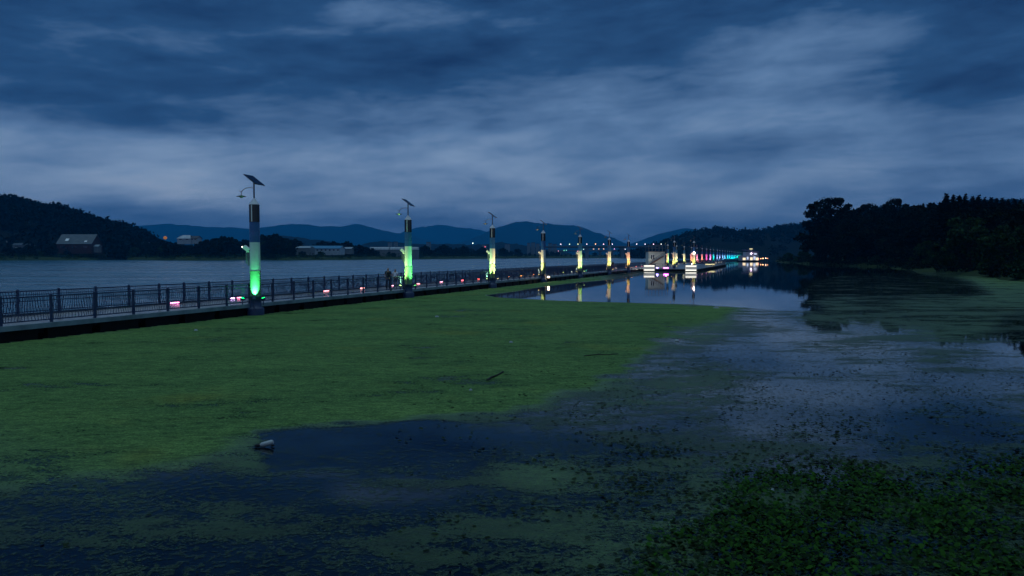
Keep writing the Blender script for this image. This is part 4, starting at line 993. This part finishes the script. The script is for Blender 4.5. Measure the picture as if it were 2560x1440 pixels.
def weed_mat():
    m = mat('duckweed', (.05, .12, .03), .55, spec=.42); t = NT(m.node_tree); b = m.node_tree.nodes['Principled BSDF']
    g = t.new('ShaderNodeTexCoord').outputs['Object']
    cv = t.new('ShaderNodeAttribute', attribute_name='cover').outputs['Fac']
    gs = t.vmath('MULTIPLY', g, (.5, 1, 1)); n0 = t.noise(gs, .45, 3, .55); n1 = t.noise(gs, 2.4, 4, .6, .4); n2 = t.noise(g, 16., 3, .65); n3 = t.noise(g, 60., 2, .6)
    n = t.math('ADD', t.math('ADD', t.math('MULTIPLY', n0, 1.5), t.math('MULTIPLY', n1, 1.0)), t.math('ADD', t.math('MULTIPLY', n2, .8), t.math('MULTIPLY', n3, .4)))
    n = t.math('MULTIPLY_ADD', n, 2.0, -3.2)       # centre near .5
    n = t.math('MULTIPLY_ADD', n, 1.0, 0.0)
    k = t.math('ADD', n, cv)
    mask = t.math('MULTIPLY', t.maprange(k, .92, 1.02), t.maprange(cv, .10, .95, .55, 1.0))
    n4 = t.noise(g, 9., 4, .7, .6)                       # small separate flecks between the patches
    fleck = t.math('MULTIPLY', t.maprange(t.math('MULTIPLY_ADD', cv, .22, n4),   .58, .64), .55)
    mask = t.math('MAXIMUM', mask, fleck)
    mask = t.math('MULTIPLY', mask, t.maprange(cv, 0.0, .06))
    t.put(b.inputs['Specular IOR Level'], t.maprange(cv, .70, .98, .4, .13))
    t.put(b.inputs['Roughness'], t.maprange(cv, .70, .98, .42, .8))
    c = t.ramp(t.math('ADD', t.math('ADD', t.math('MULTIPLY', n0, .25), t.math('MULTIPLY', n1, .25)), t.math('MULTIPLY', n2, .5)), [(.40, WEED[0]), (.5, WEED[1]), (.60, WEED[2])])
    olive = t.maprange(t.noise(g, .22, 3, .6), .56, .72)
    c = t.mix(t.math('MULTIPLY', olive, .65), c, WEED[3])
    mot = t.noise(gs, 5.5, 4, .75)
    c = t.mix(t.maprange(mot, .36, .50, .50, 0.), c, (.022, .060, .020))
    c = t.mix(t.maprange(mot, .54, .66, 0., .40), c, (.20, .34, .10))
    gr = t.noise(g, 34., 2, .7)                                   # grain: single plants, darker rotting bits between them
    c = t.mix(t.maprange(gr, .40, .60, .42, 0.), c, (.014, .030, .010))
    bit = t.math('MULTIPLY', t.maprange(t.noise(gs, 4.5, 5, .75), .60, .67), .85)
    c = t.mix(bit, c, (.010, .016, .008))
    c = t.mix(t.maprange(cv, .30, 1.02, .74, 0.), c, (.005, .022, .012))
    c = t.mix(t.maprange(t.noise(gs, 7., 3, .7), .42, .60, .34, 0.), c, (.020, .050, .014))   # thin weed hangs under the surface
    t.put(b.inputs['Base Color'], c)
    bn = t.new('ShaderNodeBump'); bn.inputs['Strength'].default_value = .8; bn.inputs['Distance'].default_value = .04
    t.put(bn.inputs['Height'], t.math('ADD', n2, t.math('ADD', n3, gr))); t.l.new(bn.outputs[0], b.inputs['Normal'])
    tr = t.new('ShaderNodeBsdfTransparent'); mx = t.new('ShaderNodeMixShader'); out = m.node_tree.nodes['Material Output']
    t.l.new(mask, mx.inputs[0]); t.l.new(tr.outputs[0], mx.inputs[1]); t.l.new(b.outputs[0], mx.inputs[2]); t.l.new(mx.outputs[0], out.inputs['Surface'])
    return m
WEED = [(.064, .145, .040), (.145, .280, .074), (.24, .42, .105), (.27, .31, .055)]
wo = np_mesh('duckweed', V[used], rem[Fq], weed_mat())
at_ = wo.data.attributes.new('cover', 'FLOAT', 'POINT'); at_.data.foreach_set('value', cover[used].astype(np.float32))
tag(wo, 'green duckweed sheet floating over the sheltered water', 'duckweed', kind='stuff')

# leaves: floating pads and a stand of leafy water plants in the near right corner
def dens(px, py):
    # leaf density per square metre
    d = np.zeros_like(px)
    pl = sdist([(1560, 1460), (1640, 1330), (1700, 1290), (1790, 1260), (1830, 1185), (1960, 1165), (2150, 1160), (2260, 1190), (2400, 1160), (2600, 1130), (2700, 1460)], px, py, 1.5)
    d += 800 * np.clip(pl / 90 + .35, 0, 1)
    return d, pl
n = 290000
yy = rng.uniform(5.5, 24, n); xx = rng.uniform(-1, 16, n) * 1.0
px, py = to_px(xx, yy, 0.); dd, pl = dens(px, py)
clump = np.sin(xx * 3.1 + 1.3 * np.sin(yy * 2.3)) * np.sin(yy * 2.7 + 1.1 * np.sin(xx * 1.9)); dd = dd * np.clip(.75 + .7 * clump, .1, 1.4)
A_ = 17 * 18.5; keep = rng.uniform(0, 1, n) < dd * A_ / n
xx, yy, pl = xx[keep], yy[keep], pl[keep]
def leaves(name, x, y, z, size, tilt, m, label, cat):
    n = len(x); a = rng.uniform(0, 2 * np.pi, n); k = 7; th = np.linspace(0, 2 * np.pi, k, endpoint=False)
    prof = np.array([1., .95, .8, .62, .62, .8, .95]); sz = size
    lx = np.cos(th)[None] * prof[None] * sz[:, None]; ly = np.sin(th)[None] * prof[None] * sz[:, None] * .78
    lz = (rng.normal(0, 1, n) * tilt)[:, None] * lx + (rng.normal(0, 1, n) * tilt)[:, None] * ly + .25 * np.abs(ly) * (tilt > .05)[:, None]
    wx = np.cos(a)[:, None] * lx - np.sin(a)[:, None] * ly + x[:, None]; wy = np.sin(a)[:, None] * lx + np.cos(a)[:, None] * ly + y[:, None]; wz = np.maximum(lz + z[:, None], .009)
    V = np.stack([wx, wy, wz], -1).reshape(-1, 3); Fq = np.arange(n * k).reshape(n, k)
    return tag(np_mesh(name, V, Fq, m, rng.uniform(0, 1, n)), label, cat, kind='stuff')
M['plantleaf'] = foliage('water_plant_leaf', (.003, .013, .003), (.024, .082, .008), .7, .06)
M['padleaf'] = foliage('floating_leaf', (.004, .008, .004), (.022, .040, .012), .8, .08)
nl = len(xx)
z = rng.uniform(.012, .07, nl) * np.clip(pl / 120 + .2, .1, 1)
leaves('water_plants', xx, yy, z, rng.uniform(.012, 1, nl) ** 2 * .036 + .013, np.full(nl, .4), M['plantleaf'], 'dark leafy water plants standing in the near right corner', 'water plants')
n = 260000
yy = rng.uniform(5.5, 45, n); xx = rng.uniform(-9, 28, n)
px, py = to_px(xx, yy, 0.)
fx = np.clip((px - 900) / 700, 0, 1); d = 9 * 4.0 * fx * np.clip((py - 820) / 250, .04, 1) * np.clip((2700 - px) / 100, 0, 1) + 85 * np.clip((px - 1500) / 300, 0, 1) * np.clip((py - 1040) / 150, 0, 1) + .5 * np.clip((py - 1100) / 100, 0, 1)
d *= np.clip(.5 + .9 * np.sin(xx * 1.7 + 1.5 * np.sin(yy * 1.1)) * np.sin(yy * 1.3 + np.sin(xx * .8)), .05, 1.4)
keep = rng.uniform(0, 1, n) < d * 37 * 39.5 / n
xx, yy = xx[keep], yy[keep]; nl = len(xx)
leaves('floating_leaves', xx, yy, np.full(nl, .012), rng.uniform(.018, .055, nl), np.full(nl, .12), M['padleaf'], 'small dark leaves floating on the open water of the foreground', 'floating leaves')

# ------------------------------------------------------------------ litter and sticks
p = at(664, 1118)
e = empty('plastic_bottle', (p.x, p.y, 0.02), R(0), 'white plastic bottle with a dark neck floating in the dark open water', 'bottle')
e.scale = (.85, .85, .85); M['bottle'] = mat('white_plastic', (.36, .39, .40), .4); M['bottlecap'] = mat('dark_plastic', (.008, .008, .012), .4)
b = MB(); b.tube([(-.10, 0, .02), (-.07, 0, .025), (.02, 0, .045), (.12, 0, .075), (.15, 0, .085)], [.03, .048, .052, .05, .035], 14); b.build('body', M['bottle'], e)
b = MB(); b.tube([(-.21, 0, .01), (-.19, 0, .012), (-.10, 0, .02)], [.016, .026, .03], 12); b.tube([(.11, .02, .0), (.17, .02, .01)], [.02, .015], 8); b.build('neck', M['bottlecap'], e)
def stick(pts, rad, label):
    w_ = [at(x, y) for x, y in pts]; c = w_[0]
    b = MB(); b.tube([(q.x - c.x, q.y - c.y, .015 + .02 * (i_ % 2)) for i_, q in enumerate(w_)], [rad * (1 - .12 * i_) for i_ in range(len(w_))], 7)
    if len(w_) > 2: q = w_[1] - c; b.tube([(q.x, q.y, .03), (q.x + .25, q.y + .25, .09)], [rad * .6, rad * .25], 5)
    o = b.build('stick', M['rope'], None, c); return tag(o, label, 'stick', 'sticks floating on the duckweed')
stick([(1218, 952), (1228, 946), (1240, 941), (1258, 932)], .032, 'short dark branch floating on the duckweed, nearer of the two')
stick([(1460, 891), (1490, 889), (1520, 888), (1545, 887)], .018, 'long thin stick floating on the duckweed, farther of the two')
for i, (x, y, s_, lb) in enumerate(((1177, 977, .05, 'small white scrap below the short dark branch'), (490, 827, .10, 'pale scrap on the duckweed left of the first column'), (1092, 793, .12, 'white scrap on the duckweed right of the second column'), (1278, 857, .08, 'white scrap on the duckweed beyond the thin stick'), (1692, 852, .09, 'pale scrap at the edge of the duckweed'), (1932, 1230, .03, 'tiny white scrap among the leafy water plants'), (1790, 771, .2, 'pale scrap on the far edge of the duckweed'))):
    p = at(x, y); b = MB(); r0 = np.random.default_rng(70 + i); k = 7
    ring = [(s_ * math.cos(q) * r0.uniform(.6, 1.2), s_ * math.sin(q) * r0.uniform(.4, .8)) for q in np.linspace(0, 6.28, k, endpoint=False)]
    b.add([(q[0], q[1], .012) for q in ring] + [(q[0] * .6, q[1] * .6, .03 + s_ * r0.uniform(.2, .5)) for q in ring], [(j, (j + 1) % k, k + (j + 1) % k, k + j) for j in range(k)] + [tuple(range(k, 2 * k)), tuple(range(k))[::-1]])
    tag(b.build('litter_scrap', M['bottle'], None, (p.x, p.y, 0)), lb, 'litter', 'litter on the water')

# ------------------------------------------------------------------ haze
HAZE = 1.45e-4
b = MB(); b.box((0, 3950, 178), (16000, 8700, 364.0)); hz = b.build('haze', mat('haze_air', (1, 1, 1)))
hm = hz.data.materials[0]; hm.node_tree.nodes.clear()
t = NT(hm.node_tree); o = t.new('ShaderNodeOutputMaterial'); v = t.new('ShaderNodeVolumePrincipled')
v.inputs['Color'].default_value = (.02, .44, 1.0, 1); v.inputs['Density'].default_value = HAZE; v.inputs['Anisotropy'].default_value = 0.0
t.l.new(v.outputs[0], o.inputs['Volume']); tag(hz, kind='stuff')
